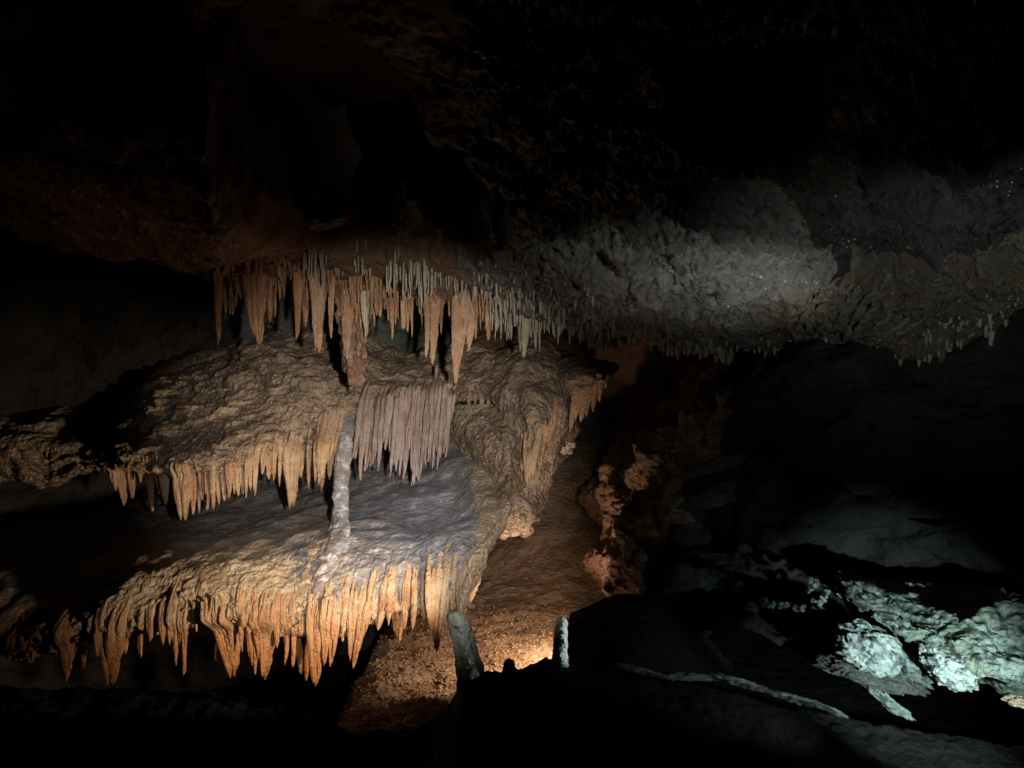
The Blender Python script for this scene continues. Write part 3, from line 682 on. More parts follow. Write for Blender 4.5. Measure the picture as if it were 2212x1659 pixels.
# --- curtain of long fused stalactites
G3 = 'long stalactites of the grey-pink curtain'
cur = []
r_ = random.Random(5)
env = [(765,1040,862),(790,1045,868),(806,1052,866),(820,1010,866),(834,1004,862),(845,1036,850),(856,1022,858),(868,1046,848),(880,1038,850),(897,1054,840),(910,1050,838),(920,1024,838),(930,1048,836),(945,1028,834),(965,1000,850)]
for lo, hi, n_ in ((764, 868, 19), (870, 966, 19)):
    seg = []
    for i in range(n_):
        x = lo + (hi - lo) * i / (n_ - 1) + r_.uniform(-1.5, 1.5)
        y = np.interp(x, [e[0] for e in env], [e[1] for e in env]) + r_.uniform(-38, 6); ry = np.interp(x, [e[0] for e in env], [e[2] for e in env])
        seg.append((x, y, x + 14 + r_.uniform(0, 8), ry - r_.uniform(-6, 34), r_.uniform(9, 20), r_.choice([0, 1, 1, 2]), r_.choice(['narrow', 'ribbed', 'slender', 'straight', 'fluted']) + ' grey-pink stalactite', -r_.uniform(0, 0.10)))
    cur.append(seg)
row(cur[0], 'in the curtain\'s left half', 'mauve', G3, 6.1, flat=0.9, power=0.7, up=14, host=SCAL, wander=0.06, rise=0.38)
row(cur[1], 'in the curtain\'s right half', 'mauve', G3, 6.1, flat=0.9, power=0.7, up=14, host=SCAL, wander=0.06, rise=0.38)

# --- long ones below the ceiling
G4 = 'large stalactites below the ceiling fringe'
big = [(472,738,470,640,22,2,'dim brown stalactite','orange'), (559,743,548,620,54,5,'wide brown tapering stalactite','orange'), (643,731,644,650,20,1,'small brown stalactite','orange'),
       (688,762,690,625,40,5,'thick stalactite with a blunt double tip','tan'), (715,731,718,650,14,1,'short pale stalactite','tan'),
       (870,714,871,650,9,0,'thin straight drip','tan'), (922,773,924,650,14,1,'slim cream stalactite','tan'), (936,787,940,640,24,3,'long cream stalactite','tan'),
       (983,820,1000,650,40,4,'longest orange-and-cream stalactite with a slanting flank','tan'), (1010,760,1030,655,26,2,'slanting pinkish stalactite','tan'), (1051,707,1054,650,14,1,'short peach stalactite','tan'),
       (1130,773,1140,660,22,2,'grey and orange stalactite standing alone','straw')]
big_where = {472: 'at the far left of the ceiling fringe', 559: 'hanging left under the ceiling fringe', 643: 'between the wide brown and the blunt double-tipped stalactites', 715: 'just left of the massive brown column',
             870: 'just right of the massive brown column', 922: 'beside the long cream one', 936: 'under the middle of the ceiling fringe', 983: 'under the ceiling fringe', 1010: 'right of the longest one', 1051: 'where the fringe turns grey', 1130: 'under the grey ceiling fringe'}
for tx, ty, rx, ry, wd, kids, note, mt in big:
    stalactite(tx, ty, rx, ry, 5.06, wd, note + ' ' + big_where.get(tx, 'below the ceiling fringe'), mt, G4, kids=kids, flat=0.8, host=ceil)
t = stalactite(768, 838, 768, 590, 5.35, 74, 'massive rough brown stalactite column with torn tips, the thickest under the ceiling', 'rust', G4, kids=9, flat=0.8, power=0.35, knob=0.22, flute=0.3)
stalactite(748, 760, 752, 620, 5.25, 30, 'dark brown stalactite fused to the left side of the massive brown column', 'orange', G4, kids=2, power=0.5)
stalactite(790, 722, 788, 630, 5.15, 20, 'greenish white drip in front of the massive brown column', 'straw', G4, kids=2)

# --- right of the niche
G5 = 'stalactites on the rock mass beside the passage'
row([(1116,1005,1122,950,20,1,'small tan drip'), (1127,1018,1136,945,20,2,'slim tan stalactite'), (1138,1042,1150,940,26,3,'ribbed peach stalactite'), (1149,1050,1164,940,26,2,'ribbed peach stalactite'),
     (1162,1030,1176,925,26,2,'ribbed tan stalactite'), (1174,1010,1190,915,24,1,'ribbed tan stalactite'), (1186,990,1202,890,22,1,'dim tan stalactite')],
    'on the mass beside the passage', 'tan', G5, 6.0, power=0.6, up=20, host=PILL)
row([(1040,900,1042,850,16,1,'tiny tan drip'), (1012,878,1014,835,16,1,'tiny tan drip'), (1026,884,1028,838,14,1,'tiny tan drip'), (1054,896,1056,850,16,1,'tiny tan drip'), (1066,884,1068,845,14,1,'tiny tan drip'), (1082,886,1084,850,16,1,'tiny tan drip')],
    'along the arch over the crusted niche', 'mid', 'drips along the arch', 6.35, host=SCAL)
row([(1232,930,1246,845,16,1,'bright cream drip'), (1243,905,1256,835,20,2,'bright cream stalactite'), (1254,912,1266,825,22,2,'bright cream stalactite'), (1266,898,1276,820,20,2,'bright cream stalactite'), (1280,890,1286,820,16,1,'bright peach stalactite'), (1294,868,1298,820,14,1,'dim peach drip')],
    'in the bright cluster at the mouth of the passage', 'tan', 'bright cluster at the passage mouth', 6.3)
sheet_ = sheet('passage_overhang',
   [[(1195,780,7.4),(1240,770,7.3),(1290,775,7.3),(1340,790,7.5)],
    [(1205,800,6.6),(1245,795,6.4),(1290,795,6.4),(1330,805,6.8)],
    [(1215,840,6.4),(1245,835,6.25),(1285,825,6.25),(1315,825,6.6)],
    [(1222,870,6.4),(1245,850,6.4),(1285,835,6.4),(1310,830,6.8)],
    [(1225,860,7.3),(1245,845,7.3),(1285,830,7.3),(1310,825,7.4)]], 120, 110, M['mid'], [lumps(0.08, (3, 3, 3), 3), lumps(0.02, (14, 14, 18), 3)])
tag(sheet_, 'small brown overhang carrying the bright cluster of drips at the passage mouth', 'rock overhang')

# --- pale column
def blob_column(name, pts, seed, mat, label, cat, group=None, flat=0.9, amp=0.10, nr=64, nz=160, fq=1.0, flute=0.0):
    """pts: (px,py,width_px,Y) from bottom to top"""
    A = np.array([[*at(p[0], p[1], p[3]), p[2] * 0.5 * K * p[3]] for p in pts])
    S = catmull(A, nz, 0)
    a = np.linspace(0, 2 * np.pi, nr, endpoint=False)
    R = np.maximum(S[:, 3], 0.0005)[:, None] * np.ones((1, nr))
    B = np.stack([np.cos(a)[None] * R, np.sin(a)[None] * R * flat, S[:, 2][:, None] * np.ones((1, nr))], -1)
    mr = S[:, 3].max()
    R = R * (1 + amp * 2 * fbm(B / mr * 0.9 + seed, (fq, fq, fq), 4, 0.55) + flute * 2 * fbm(B / mr * np.array([1.6, 1.6, 0.15]) + seed, (fq, fq, fq), 3))
    V = np.stack([S[:, 0][:, None] + np.cos(a)[None] * R, S[:, 1][:, None] + np.sin(a)[None] * R * flat, S[:, 2][:, None] * np.ones((1, nr))], -1)
    V = V.reshape(-1, 3)
    n = len(V)
    V = np.concatenate([V, [S[0, :3]], [S[-1, :3]]])
    i = np.arange(nr); j = (i + 1) % nr
    T = np.concatenate([np.stack([j, i, np.full(nr, n)], -1), np.stack([(nz - 1) * nr + i, (nz - 1) * nr + j, np.full(nr, n + 1)], -1)])
    c = S[0, :3].copy()
    V = V - c
    o = link(name, mesh_mixed(name, [(V, grid_faces(nz, nr, True), T)]), M[mat])
    o.location = c
    return tag(o, label, cat, group)
M['bluewhite'] = rock('pale_column_rock', (0.24, 0.25, 0.28), (0.13, 0.13, 0.15), (0.34, 0.20, 0.11), 0.35, 0.5, 0.5, 60, 0.25, (0.56, 0.58, 0.62), 0.8, 0.5)
def on_ledge(p):
    d_ = at(p[0], p[1], 1.0); ok, loc, n_, f_ = LEDGE.ray_cast(Vector((0, 0, 0)), d_)
    return (p[0], p[1], p[2], min(p[3], loc.y + p[2] * 0.5 * K * 5.3 * max(0.05, 0.5 * (p[1] - 1100) / 110))) if ok else p
blob_column('rock_column', [on_ledge(p) if p[1] > 1100 else p for p in [(700,1266,130,5.2),(708,1236,104,5.2),(716,1208,80,5.2),(723,1180,60,5.25),(728,1155,48,5.35),(733,1110,36,5.5),(736,1060,35,5.7),(740,1000,32,5.9),(746,950,30,6.0),(752,905,34,6.15),(756,870,30,6.3)]], 3, 'bluewhite',
            'pale blue-white crusted column joining the scalloped mass to the ledge', 'rock column', amp=0.24, fq=1.7, flute=0.10)

# --- stalagmites on the bank
blob_column('stalagmite', [(1022,1500,70,3.02),(1016,1460,62,3.02),(1012,1430,56,3.02),(1004,1395,52,3.02),(997,1365,50,3.02),(990,1345,47,3.02),(985,1330,40,3.02),(982,1321,24,3.02),(981,1317,6,3.02)], 8, 'stalg',
            'thick grey-green stalagmite leaning left with a rounded top, silhouetted on the dark bank', 'stalagmite', amp=0.11, fq=1.5)
blob_column('stalagmite', [(1212,1470,44,3.0),(1212,1440,36,3.0),(1209,1420,34,3.0),(1211,1390,31,3.0),(1211,1365,29,3.0),(1213,1345,25,3.0),(1213,1336,17,3.0),(1213,1331,4,3.0)], 12, 'pale',
            'slim pale blue-green lit stalagmite with a rounded top, standing on the dark bank', 'stalagmite', amp=0.13, fq=1.6)
blob_column('stalagmite', [(1100,1460,36,3.0),(1100,1442,28,3.0),(1099,1432,24,3.0),(1099,1426,14,3.0),(1099,1423,4,3.0)], 15, 'black',
            'small dark stub of a stalagmite between the two tall ones', 'stalagmite', amp=0.1)
for o in bpy.data.objects:
    if o.get('category') == 'stalagmite': o['group'] = 'stalagmites on the dark bank'

# ------------------------------------------------------------------ straws on the ceiling
straws = []
variants = []
for k in range(10):
    V, Q, T = cone_mesh(1.0, 0.075 + 0.02 * (k % 3), 900 + k, nr=8, nz=22, power=0.4 + 0.1 * (k % 4), tip=0.02, rise=0.02, wander=0.035, knob=0.22)
    V[:, 2] += 0.06
    variants.append(mesh_mixed('soda_straw', [(V, Q, T)]))
    for mt in ('straw',): variants[-1].materials.append(M[mt])
variants_o = []
for k in range(10):
    me = variants[k].copy(); me.materials.clear(); me.materials.append(M['orange']); variants_o.append(me)
r_ = random.Random(21)
def place_straw(px, Y, L, R, warm, leanx=0.0):
    x = (px - 1106) * K * Y
    ok, loc, n, f = ceil.ray_cast(Vector((x, Y, -0.6)), Vector((0, 0, 1)))
    if not ok: return
    straws.append((x, Y, loc.z, L, R, warm, leanx))
eYf = lambda p: float(np.interp(p, [e[0] for e in EDGE], [e[1] for e in EDGE]))
# (px range, how far in front of the edge, length, radius, count, warm share)
for lo, hi, f0, f1, l0, l1, rr, n_, wm in ((466, 640, -0.06, 0.32, 0.09, 0.28, 0.011, 380, 0.97), (640, 860, -0.06, 0.32, 0.09, 0.30, 0.011, 460, 0.93), (860, 1055, -0.06, 0.35, 0.08, 0.30, 0.011, 480, 0.88),
                                    (1020, 1180, -0.04, 0.5, 0.05, 0.20, 0.007, 420, 0.0), (1180, 1330, -0.05, 0.5, 0.03, 0.13, 0.007, 380, 0.0), (1330, 1700, -0.05, 0.25, 0.03, 0.09, 0.007, 330, 0.0), (1700, 2230, -0.04, 0.3, 0.02, 0.06, 0.006, 260, 0.0),
                                    (1000, 1300, 0.5, 1.2, 0.02, 0.08, 0.005, 330, 0.0)):
    for i in range(n_):
        p = r_.uniform(lo, hi); q = r_.random() ** 1.5
        nn1 = float(noise(np.array([p / 22.0, q * 3.0, 0.5]))); nn2 = float(noise(np.array([p / 7.0, q * 5.0, 7.5])))
        if nn1 < (-0.14 if p < 1055 else -0.26) + 0.25 * q: continue
        L = (l0 + (l1 - l0) * max(0.0, r_.random() ** 3.0 + 0.9 * nn2)) * (1.15 - 0.75 * q)
        if L < 0.012: continue
        place_straw(p, eYf(p) - f0 - (f1 - f0) * q, L, rr * r_.uniform(0.55, 1.5) * (0.7 + 0.5 * L / l1), r_.random() < wm)
# thin straws inside the dome
for lo, hi, y0, y1, l0, l1, n_ in ((655, 705, 4.70, 4.86, 0.05, 0.22, 30), (765, 790, 4.7, 4.85, 0.05, 0.13, 8), (835, 935, 4.66, 4.90, 0.05, 0.20, 50), (935, 1010, 4.75, 4.95, 0.04, 0.12, 26)):
    for i in range(n_):
        place_straw(r_.uniform(lo, hi), r_.uniform(y0, y1), r_.uniform(l0, l1), r_.uniform(0.0035, 0.007), False)
# leaning ones under the lip on the right
for (tx, ty, rx, ry, wd) in ((1543,753,1554,718,13), (1583,748,1588,722,9), (1612,738,1616,715,8), (1627,735,1630,712,6), (1650,729,1653,706,6), (1665,733,1668,708,6), (1678,735,1681,705,6), (1692,727,1698,702,6), (1712,722,1718,700,7), (1722,725,1728,702,6),
                             (1733,730,1738,702,6), (1755,735,1760,703,7), (1770,737,1775,705,7), (1455,722,1462,700,6), (1440,716,1446,695,6), (1420,712,1426,692,5), (1405,708,1411,690,5), (1498,728,1505,712,5)):
    Yl = eYf(rx) - 0.08
    place_straw(rx, Yl, (ty - ry) * K * Yl + 0.02, wd * 0.5 * K * Yl, False, (tx - rx) / (ty - ry))
straws.sort(key=lambda s_: -s_[3] * s_[4] / s_[1] ** 2)
keep, rest = straws[:270], straws[270:]
def zone(x, Y, warm):
    p = x / (K * Y) + 1106
    if Y < eYf(p) - 0.30 and p < 1010 : return 'thin straw stalactite hanging inside the dark ceiling dome', 'straws in the ceiling dome'
    if p < 640: return 'short brown straw stalactite at the left end of the ceiling fringe', 'straws at the left end of the fringe'
    if p < 860: return 'short brown straw stalactite in the ceiling fringe around the massive brown column', 'straws around the massive column'
    if p < 1055: return 'short orange or grey straw stalactite in the middle of the ceiling fringe', 'straws in the middle of the fringe'
    if p < 1340: return 'short grey straw stalactite in the grey half of the ceiling fringe', 'straws in the grey fringe'
    return 'small grey straw stalactite hanging from the right lip of the ceiling', 'straws under the right lip'
for (x, Y, z, L, R, warm, ln) in keep:
    k = r_.randrange(10)
    o = bpy.data.objects.new('soda_straw', (variants_o if warm else variants)[k]); C.objects.link(o)
    sc_ = R / 0.09
    o.location = (x, Y, z); o.scale = (sc_, sc_, L); o.rotation_euler = (r_.uniform(-0.04, 0.04), -math.atan(-ln) if ln else r_.uniform(-0.04, 0.04), 0)
    lb, gp = zone(x, Y, warm)
    tag(o, lb, 'straw stalactite', gp)
def merged_straws(name, items, mat):
    parts = []
    for (x, Y, z, L, R, warm, ln) in items:
        V, Q, T = cone_mesh(L, R, r_.randrange(500), nr=6, nz=8, power=0.4, tip=0.003, rise=0.02)
        V = V + np.array([x, Y, z + 0.01]); parts.append((V, Q, T))
    o = link(name, mesh_mixed(name, parts), M[mat]); o['kind'] = 'stuff'
    return o
merged_straws('tiny_straws', [s_ for s_ in rest if not s_[5]], 'straw')['label'] = 'mass of tiny grey straw stalactites covering the ceiling edge'
merged_straws('tiny_brown_straws', [s_ for s_ in rest if s_[5]], 'orange')['label'] = 'mass of tiny brown straw stalactites covering the ceiling edge'

# leaning draperies on the ceiling at the right
ribs = [(1925,590,1842,740,3.55), (1900,600,1822,744,3.6), (1880,590,1805,730,3.65), (1862,610,1790,728,3.7), (1845,605,1775,735,3.75), (1828,625,1758,725,3.8), (1808,600,1748,715,3.85), (1790,640,1738,722,3.9), (1950,640,1875,738,3.5), (1970,680,1905,735,3.45), (1765,640,1722,715,3.95), (1995,690,1940,725,3.4)]
for i, (x0, y0, x1, y1, Yr) in enumerate(sorted(ribs)):
    pts = []
    rr_ = random.Random(i)
    for k in range(8):
        t = k / 7
        px_ = x0 + (x1 - x0) * t + rr_.uniform(-4, 4); py_ = y0 + (y1 - y0) * t
        d_ = at(px_, py_, 1.0); ok, loc, n_, f_ = ceil.ray_cast(Vector((0, 0, 0)), d_)
        yy_ = loc.y + 0.004 if ok and loc.y < eYf(px_) + 0.02 else (pts[-1][3] if pts else Yr)
        pts.append((px_, py_, (9 + 22 * t * (1 - t) * 2 + rr_.uniform(-4, 5)) if k < 7 else 3, yy_))
    blob_column('drapery', pts[::-1], 40 + i, 'rib', f'knobbly olive-brown drapery rib leaning down-left on the right ceiling, {word(i)} from the left', 'drapery', 'leaning draperies on the right ceiling', amp=0.22, nr=20, nz=60, fq=1.6)

# ------------------------------------------------------------------ rocks at the lower right
def blob(name, c, r, rot, mat, seed, amp, fq, n=96, rid=0.0, label=None, cat=None, group=None, grain=0.0):
    """displaced ellipsoid, c centre, r radii"""
    th = np.linspace(0.0, math.pi, n)[:, None] * np.ones((1, n * 2)); ph = np.linspace(0, 2 * math.pi, n * 2, endpoint=False)[None] * np.ones((n, 1))
    D = np.stack([np.sin(th) * np.cos(ph), np.sin(th) * np.sin(ph), np.cos(th)], -1)
    S_ = D * np.array(r)
    m_ = min(r)
    d = 1 + amp * fbm(D * fq + seed, (1, 1, 1), 4, 0.55) * 2 - rid * ridged(S_ + seed * 1.1, (9, 9, 9), 3, 0.6) - grain * ridged(S_ + seed, (26, 26, 26), 3, 0.6)
    d[0] = d[0].mean(); d[-1] = d[-1].mean()
    V = S_ * d[..., None]
    Rm = np.array(Euler(rot).to_matrix())
    V = V.reshape(-1, 3) @ Rm.T
    me = mesh_from(name, V, grid_faces(n, n * 2, True)[:, ::-1])
    o = link(name, me, M[mat]); o.location = c
    return tag(o, label, cat, group)

m = sheet('crusted_slab',
   [[(1795,1215,3.9),(1850,1215,3.9),(1930,1220,3.8),(2050,1235,3.7),(2250,1260,3.5),(2500,1280,3.3)],
    [(1808,1235,3.35),(1850,1248,3.25),(1930,1262,3.2),(2050,1280,3.1),(2250,1310,2.9),(2500,1340,2.8)],
    [(1814,1258,3.15),(1860,1278,3.05),(1940,1305,3.0),(2060,1335,2.9),(2250,1375,2.8),(2500,1400,2.7)],
    [(1826,1285,3.05),(1880,1315,2.98),(1960,1352,2.9),(2060,1395,2.8),(2250,1440,2.7),(2500,1480,2.6)],
    [(1850,1308,3.05),(1900,1340,2.98),(1975,1385,2.9),(2070,1440,2.8),(2250,1500,2.7),(2500,1540,2.6)],
    [(1860,1312,3.4),(1910,1345,3.3),(1985,1392,3.2),(2080,1452,3.1),(2250,1520,2.9),(2500,1570,2.8)]],
   320, 200, M['white'], [lumps(0.12, (2.5, 2.5, 2.5), 4, 3.3), lambda P, U, V: -0.045 * ridged(P, (6, 6, 15), 3, 0.5), lumps(0.008, (34, 34, 34), 3)])
tag(m, 'long pale crusted rock slab sloping down to the right, lit greenish', 'rock slab')
blob('crusted_boulder', at(1880, 1402, 3.02), (0.175, 0.12, 0.095), (0, 0.45, 0.2), 'icy', 5, 0.14, 2.2, rid=0.12, grain=0.14, label='brightest icy white crusted boulder below the tip of the slab', cat='boulder')
blob('crusted_boulder', at(1935, 1425, 3.05), (0.16, 0.12, 0.055), (0, 0.6, 0.0), 'white', 15, 0.16, 2.0, rid=0.18, grain=0.14, label='greenish crusted boulder leaning against the right of the brightest one', cat='boulder')
blob('crusted_boulder', at(2052, 1440, 2.85), (0.12, 0.10, 0.075), (0, 0.6, 0.0), 'icy', 25, 0.16, 2.0, rid=0.15, grain=0.14, label='icy white crusted boulder under the lower edge of the slab', cat='boulder')
blob('crusted_boulder', at(1880, 1455, 3.08), (0.24, 0.12, 0.05), (0, 0.25, 0.0), 'ceil', 35, 0.14, 1.8, rid=0.12, grain=0.10, label='dim jagged rock beneath the brightest crusted boulder', cat='boulder')
blob('crusted_boulder', at(2195, 1512, 2.6), (0.05, 0.05, 0.02), (0, 0.15, 0.0), 'stone', 45, 0.2, 2.0, rid=0.3, grain=0.2, label='small pinkish rock at the far right edge', cat='boulder')
m = blob('rock_spur', at(1925, 1521, 2.85), (0.125, 0.03, 0.022), (0, 0.63, 0), 'white', 55, 0.25, 2.0, rid=0.3, grain=0.25, label='narrow pointed greenish rock spur lying alone below the crusted boulders', cat='rock spur')
for i, (ax, ay, bx, by, th_) in enumerate(((1332,1443,1430,1462,5), (1410,1462,1552,1472,9), (1540,1466,1668,1496,11), (1660,1498,1790,1535,9), (1770,1530,1832,1552,6))):
    c = (at(ax, ay - 5, 2.93) + at(bx, by - 5, 2.93)) / 2; L_ = (at(bx, by, 2.95) - at(ax, ay, 2.95)).length / 2
    ang = math.atan2(by - ay, bx - ax)
    blob('rock_ridge', c, (L_ * 0.93, 0.035, th_ * 0.55 * K * 3), (0, ang + (0.03, -0.04, 0.05, -0.02, 0.04)[i], 0), 'icy', 60 + i, 0.45, 5.0, rid=0.35, grain=0.35, label=f'thin greenish-white lit ridge of rock along the dark bank, {word(i)} from the left', cat='rock ridge', group='lit ridges along the dark bank')

def coral(pts, seed, label):
    parts = []
    r2 = np.random.default_rng(seed)
    c0 = at(pts[0][0], pts[0][1], pts[0][3])
    for (x_, y_, w_, Y_) in pts:
        for k in range(7):
            c = at(x_ + r2.uniform(-0.5, 0.5) * w_, y_ + r2.uniform(-0.4, 0.4) * w_, Y_ + r2.uniform(-0.03, 0.03)) - c0
            rr2 = w_ * K * Y_ * r2.uniform(0.22, 0.5)
            n = 12
            th = np.linspace(0.05, math.pi - 0.05, n)[:, None] * np.ones((1, 16)); ph = np.linspace(0, 2 * math.pi, 16, endpoint=False)[None] * np.ones((n, 1))
            D = np.stack([np.sin(th) * np.cos(ph), np.sin(th) * np.sin(ph), np.cos(th)], -1)
            V = (D * (rr2 * (1 + 0.7 * noise(D * 1.5 + seed + k * 3)))[..., None]).reshape(-1, 3) + np.array(c)
            parts.append((V, grid_faces(n, 16, True)[:, ::-1], np.zeros((0, 3), int)))
    o = link('cave_coral', mesh_mixed('cave_coral', parts), M['white']); o.location = c0
    return tag(o, label, 'cave coral', 'lumpy cave corals')
coral([(1648,1299,14,3.25),(1665,1304,14,3.25),(1682,1306,13,3.25),(1700,1308,12,3.25),(1718,1312,14,3.25),(1736,1314,13,3.25),(1752,1318,15,3.25),(1770,1322,16,3.25)], 1, 'long pale knobbly coral arm pointing left with a bright rounded tip')
coral([(1748,1272,12,3.25),(1756,1258,16,3.25),(1772,1252,18,3.25),(1786,1262,12,3.25),(1788,1278,10,3.25),(1780,1292,12,3.25),(1768,1303,14,3.25),(1758,1296,10,3.25)], 2, 'pale looped lump of cave coral above the coral arm')
coral([(1785,1240,9,3.25),(1793,1246,8,3.25),(1800,1250,7,3.25)], 3, 'tiny pale coral knob between the loop and the slab tip')
coral([(1812,1238,10,3.2),(1813,1252,12,3.2),(1816,1268,14,3.2),(1818,1284,14,3.2)], 4, 'upright pale coral knob at the tip of the crusted slab')
o = coral([(1228,955,10,6.3),(1224,966,12,6.3),(1236,962,10,6.3),(1230,975,10,6.3),(1218,978,8,6.3)], 5, 'bright cream popcorn coral at the edge of the passage'); o.data.materials.clear(); o.data.materials.append(M['cream'])
o = coral([(1112,1095,9,5.95),(1116,1108,9,5.95),(1114,1118,7,5.95)], 6, 'small peach coral knob on the lower rock mass'); o.data.materials.clear(); o.data.materials.append(M['tan'])

# dark rock rising behind the bank
m = sheet('dark_rock',
   [[(1235,1325,4.3),(1270,1310,4.3),(1340,1290,4.3),(1420,1300,4.3),(1500,1350,4.3),(1580,1430,4.2)],
    [(1221,1355,3.6),(1255,1325,3.6),(1335,1287,3.6),(1420,1310,3.6),(1500,1370,3.6),(1580,1450,3.6)],
    [(1219,1380,3.4),(1260,1350,3.35),(1340,1320,3.3),(1420,1335,3.3),(1500,1400,3.3),(1580,1470,3.3)],
    [(1219,1430,3.3),(1260,1420,3.2),(1340,1410,3.1),(1420,1420,3.1),(1500,1460,3.1),(1580,1500,3.1)],
    [(1219,1500,3.3),(1260,1500,3.2),(1340,1500,3.1),(1420,1520,3.1),(1500,1540,3.1),(1580,1560,3.1)]],
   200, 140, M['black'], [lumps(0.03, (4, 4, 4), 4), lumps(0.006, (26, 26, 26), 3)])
tag(m, 'black rock silhouetted behind the slim lit stalagmite', 'boulder')

# ------------------------------------------------------------------ stones on the floor
FL = bpy.data.objects['cave_floor']
stone_me = []
for k in range(8):
    n = 14
    th = np.linspace(0.0, math.pi, n)[:, None] * np.ones((1, 22)); ph = np.linspace(0, 2 * math.pi, 22, endpoint=False)[None] * np.ones((n, 1))
    D = np.stack([np.sin(th) * np.cos(ph), np.sin(th) * np.sin(ph), np.cos(th)], -1)
    # cut by random planes for an angular stone
    r3 = np.random.default_rng(70 + k)
    d = np.ones(D.shape[:2])
    for q in range(9):
        nrm = r3.normal(size=3); nrm /= np.linalg.norm(nrm)
        dd = D @ nrm; lim = r3.uniform(0.55, 0.85)
        d = np.where(dd > 1e-3, np.minimum(d, lim / np.maximum(dd, 1e-3)), d)
    V = D * d[..., None] * np.array([1, r3.uniform(0.7, 1), r3.uniform(0.45, 0.7)]) * (1 + 0.12 * noise(D * 2.5 + k))[..., None]
    me = mesh_from('stone', V.reshape(-1, 3), grid_faces(n, 22, True)[:, ::-1], False); me.materials.append(M['stone']); stone_me.append(me)
def ground_at(px, py):
    d = at(px, py, 1.0)
    ok, loc, n, f = FL.ray_cast(Vector((0, 0, 0)) + d * 3.4, d)
    return loc if ok else None
def stone(px, py, wpx, label, group):
    g = ground_at(px, py)
    if g is None: return
    o = bpy.data.objects.new('stone', stone_me[r_.randrange(8)]); C.objects.link(o)
    sc_ = wpx * 0.5 * K * g.y
    o.location = g + Vector((0, 0, sc_ * 0.2)); o.scale = (sc_,) * 3; o.rotation_euler = (r_.uniform(-.3, .3), r_.uniform(-.3, .3), r_.uniform(0, 6.28))
    tag(o, label, 'stone', group)
GS = 'stones on the rubble floor'
for px_, py_, w_, lb in ((827,1378,14,'pale stone under the fringe, topmost on the dim rubble'), (868,1400,9,'small pale stone below the forked orange stalactite'), (908,1404,12,'pinkish stone left of the long wide cream stalactite'),
                         (821,1510,20,'dim flat stone, leftmost of three in a row on the lower rubble'), (853,1513,22,'dim flat stone, middle of three in a row on the lower rubble'), (887,1519,22,'dim flat stone, rightmost of three in a row on the lower rubble'),
                         (858,1543,20,'pale angular stone, lowest on the dim rubble'), (951,1486,16,'brown stone beside the foot of the thick stalagmite'), (1021,1359,16,'bright flat stone right of the thick stalagmite top'), (1058,1418,12,'bright small stone on the lit orange floor'),
                         (835,1552,16,'dim stone left of the lowest pale stone')):
    stone(px_, py_, w_, lb, GS)
for i in range(110):
    px_ = r_.uniform(770, 1230); py_ = r_.uniform(1330, 1560)
    lb = ('small stone lying on the lit orange floor between the stalagmites', 'stones on the lit floor') if px_ > 1015 else ('small brown stone lying on the dim rubble slope', 'stones on the dim rubble')
    stone(px_, py_, r_.uniform(5, 11), *lb)
# gravel
parts = []
base = np.array([[1,0,0],[0,1,0],[-1,0,0],[0,-1,0],[0,0,.7],[0,0,-.7]], float)
tri = np.array([[0,1,4],[1,2,4],[2,3,4],[3,0,4],[1,0,5],[2,1,5],[3,2,5],[0,3,5]])
for i in range(7000):
    px_ = r_.uniform(700, 1340); py_ = 1300 + 290 * r_.random() ** 0.8
    Yg = 2.05 / ((py_ - 829.5) * K)
    x = (px_ - 1106) * K * Yg
    ix = (x + 6.5) / 11.5 * 519; t_ = max(0.0, (Yg - 3.3) / 7.2) ** (1 / 1.3) * 419
    if not (0 <= ix < 519 and 0 <= t_ < 419): continue
    zf = FLZ[int(round(t_)), int(round(ix))]
    s_ = r_.uniform(0.004, 0.014) * (1.3 if r_.random() < .15 else 1)
    V = base * s_ * np.array([r_.uniform(.6, 1.3), r_.uniform(.6, 1.3), r_.uniform(.5, 1.1)])
    a_ = r_.uniform(0, 6.28); ca, sa = math.cos(a_), math.sin(a_)
    V = np.stack([V[:, 0] * ca - V[:, 1] * sa, V[:, 0] * sa + V[:, 1] * ca, V[:, 2]], -1) + np.array([x, Yg, zf + s_ * 0.3])
    parts.append(V)
Vg = np.concatenate(parts); Fg = (tri[None] + (np.arange(len(parts)) * 6)[:, None, None]).reshape(-1, 3)
gr = link('gravel', mesh_from('gravel', Vg, Fg, False), M['stone']); gr['kind'] = 'stuff'; gr['label'] = 'loose gravel scattered over the rubble floor'

# rocks of the broken edge of the dome, above the fringe
blob('rock_shelf', at(800, 572, 5.02), (0.60, 0.20, 0.075), (0, 0.03, 0), 'brown', 81, 0.22, 2.2, rid=0.35, grain=0.15, label='low broken brown rock shelf above the massive brown column', cat='rock shelf')
blob('rock_shelf', at(575, 580, 5.08), (0.38, 0.18, 0.065), (0, -0.05, 0), 'brown', 82, 0.25, 2.2, rid=0.35, grain=0.15, label='rounded dark brown rock shelf at the left end of the ceiling fringe', cat='rock shelf')
blob('rock_pendant', at(970, 598, 4.95), (0.11, 0.09, 0.16), (0, 0.25, 0), 'brown', 83, 0.14, 1.6, rid=0.12, grain=0.05, label='brown rock pendant between the dark dome and the grey fringe', cat='rock pendant')
blob('rock_pendant', at(880, 440, 4.45), (0.10, 0.09, 0.20), (0, 0.12, 0), 'brown', 84, 0.12, 1.6, rid=0.12, grain=0.05, label='dim rock knob tapering upward inside the dark dome', cat='rock pendant')
blob('rock_pendant', at(708, 462, 4.45), (0.15, 0.10, 0.09), (0, -0.3, 0), 'brown', 85, 0.12, 1.6, rid=0.12, grain=0.05, label='dim rock lump carrying straws at the left of the dark dome', cat='rock pendant')
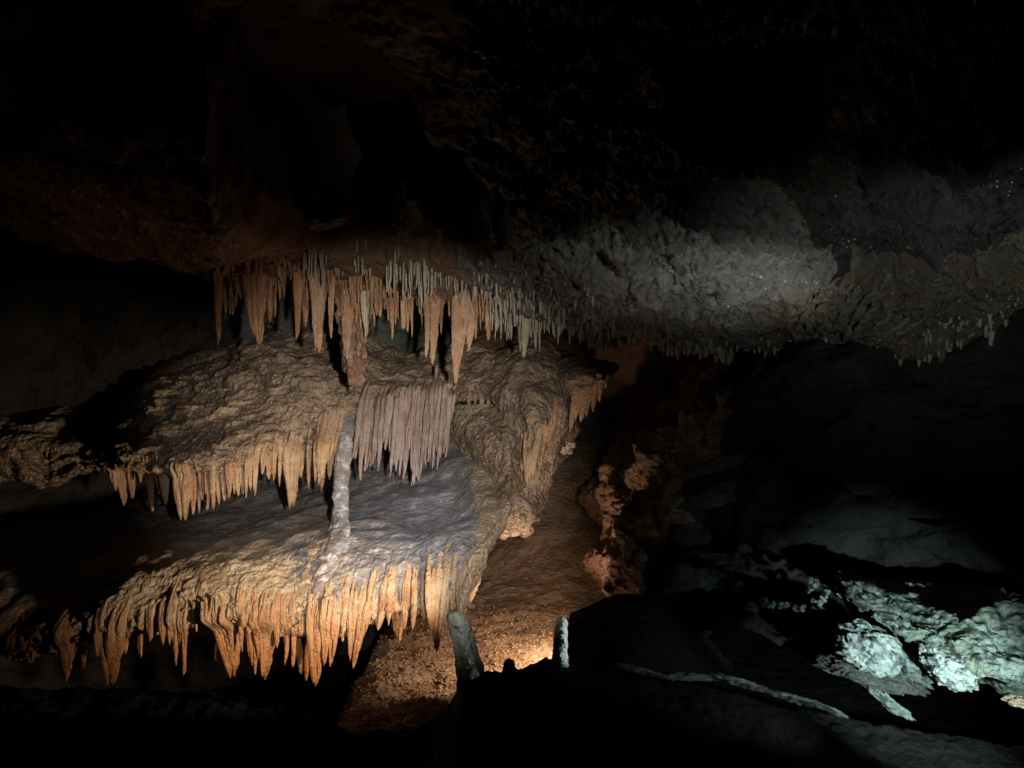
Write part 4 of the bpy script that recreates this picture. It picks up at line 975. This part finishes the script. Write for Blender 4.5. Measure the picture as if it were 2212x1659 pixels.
blob('rock_shelf', at(885, 520, 4.75), (0.34, 0.14, 0.07), (0, 0.25, 0), 'brown', 86, 0.14, 1.6, rid=0.15, grain=0.06, label='brown rock shelf carrying thin straws under the dark dome', cat='rock shelf')

WALLR = bpy.data.objects['passage_wall']
for i, (ax, ay, bx, by, th_) in enumerate(((1450, 1028, 1690, 962, 24), (1450, 1095, 1700, 1035, 40))):
    cx_, cy_ = (ax + bx) / 2, (ay + by) / 2
    ok, loc, n_, f_ = WALLR.ray_cast(Vector((0, 0, 0)), at(cx_, cy_, 1.0))
    c = loc if ok else at(cx_, cy_, 3.9)
    blob('rock_ledge', c, ((bx - ax) * 0.5 * K * c.y, 0.10, th_ * 0.5 * K * c.y), (0, math.atan2(by - ay, bx - ax), 0.25), 'wall', 90 + i, 0.18, 1.6, rid=0.12, grain=0.06, label=('upper' if i == 0 else 'lower') + ' of two dim grey sloping rock ledges on the black wall right of the passage', cat='rock ledge', group='dim ledges on the black wall')

# pale nubs added to stand in for glints on the right-hand ceiling
parts = []
r5 = random.Random(31)
M['nub'] = rock('pale_glint_nub', (0.55, 0.60, 0.60), (0.4, 0.43, 0.43), (0.45, 0.45, 0.40), 0.2, 0.12, 0.2, 90, 0.0)
for i in range(9000):
    px_ = r5.uniform(1080, 2260); Yn = r5.uniform(1.7, 4.2)
    if Yn > eYf(px_) - 0.1: continue
    x = (px_ - 1106) * K * Yn
    c_ = float(noise(np.array([x * 2.6, Yn * 2.6, 3.3]))) + 0.5 * float(noise(np.array([x * 8, Yn * 8, 5.5])))
    if c_ < 0.24 or (px_ < 1620 and Yn > 3.3): continue
    ok, loc, n_, f_ = ceil.ray_cast(Vector((x, Yn, -0.6)), Vector((0, 0, 1)))
    if not ok: continue
    s_ = r5.uniform(0.0012, 0.0042) * Yn / 3.0
    V = base * s_ * np.array([r5.uniform(.7, 2.2), r5.uniform(.7, 1.3), r5.uniform(.8, 1.6)]) + np.array([x, Yn, loc.z])
    parts.append(V)
print('nubs', len(parts))
Vg = np.concatenate(parts); Fg = (tri[None] + (np.arange(len(parts)) * 6)[:, None, None]).reshape(-1, 3)
nb = link('glint_nubs', mesh_from('glint_nubs', Vg, Fg, True), M['nub']); nb['kind'] = 'stuff'; nb['label'] = 'tiny pale nubs standing in for wet glints over the dark ceiling'
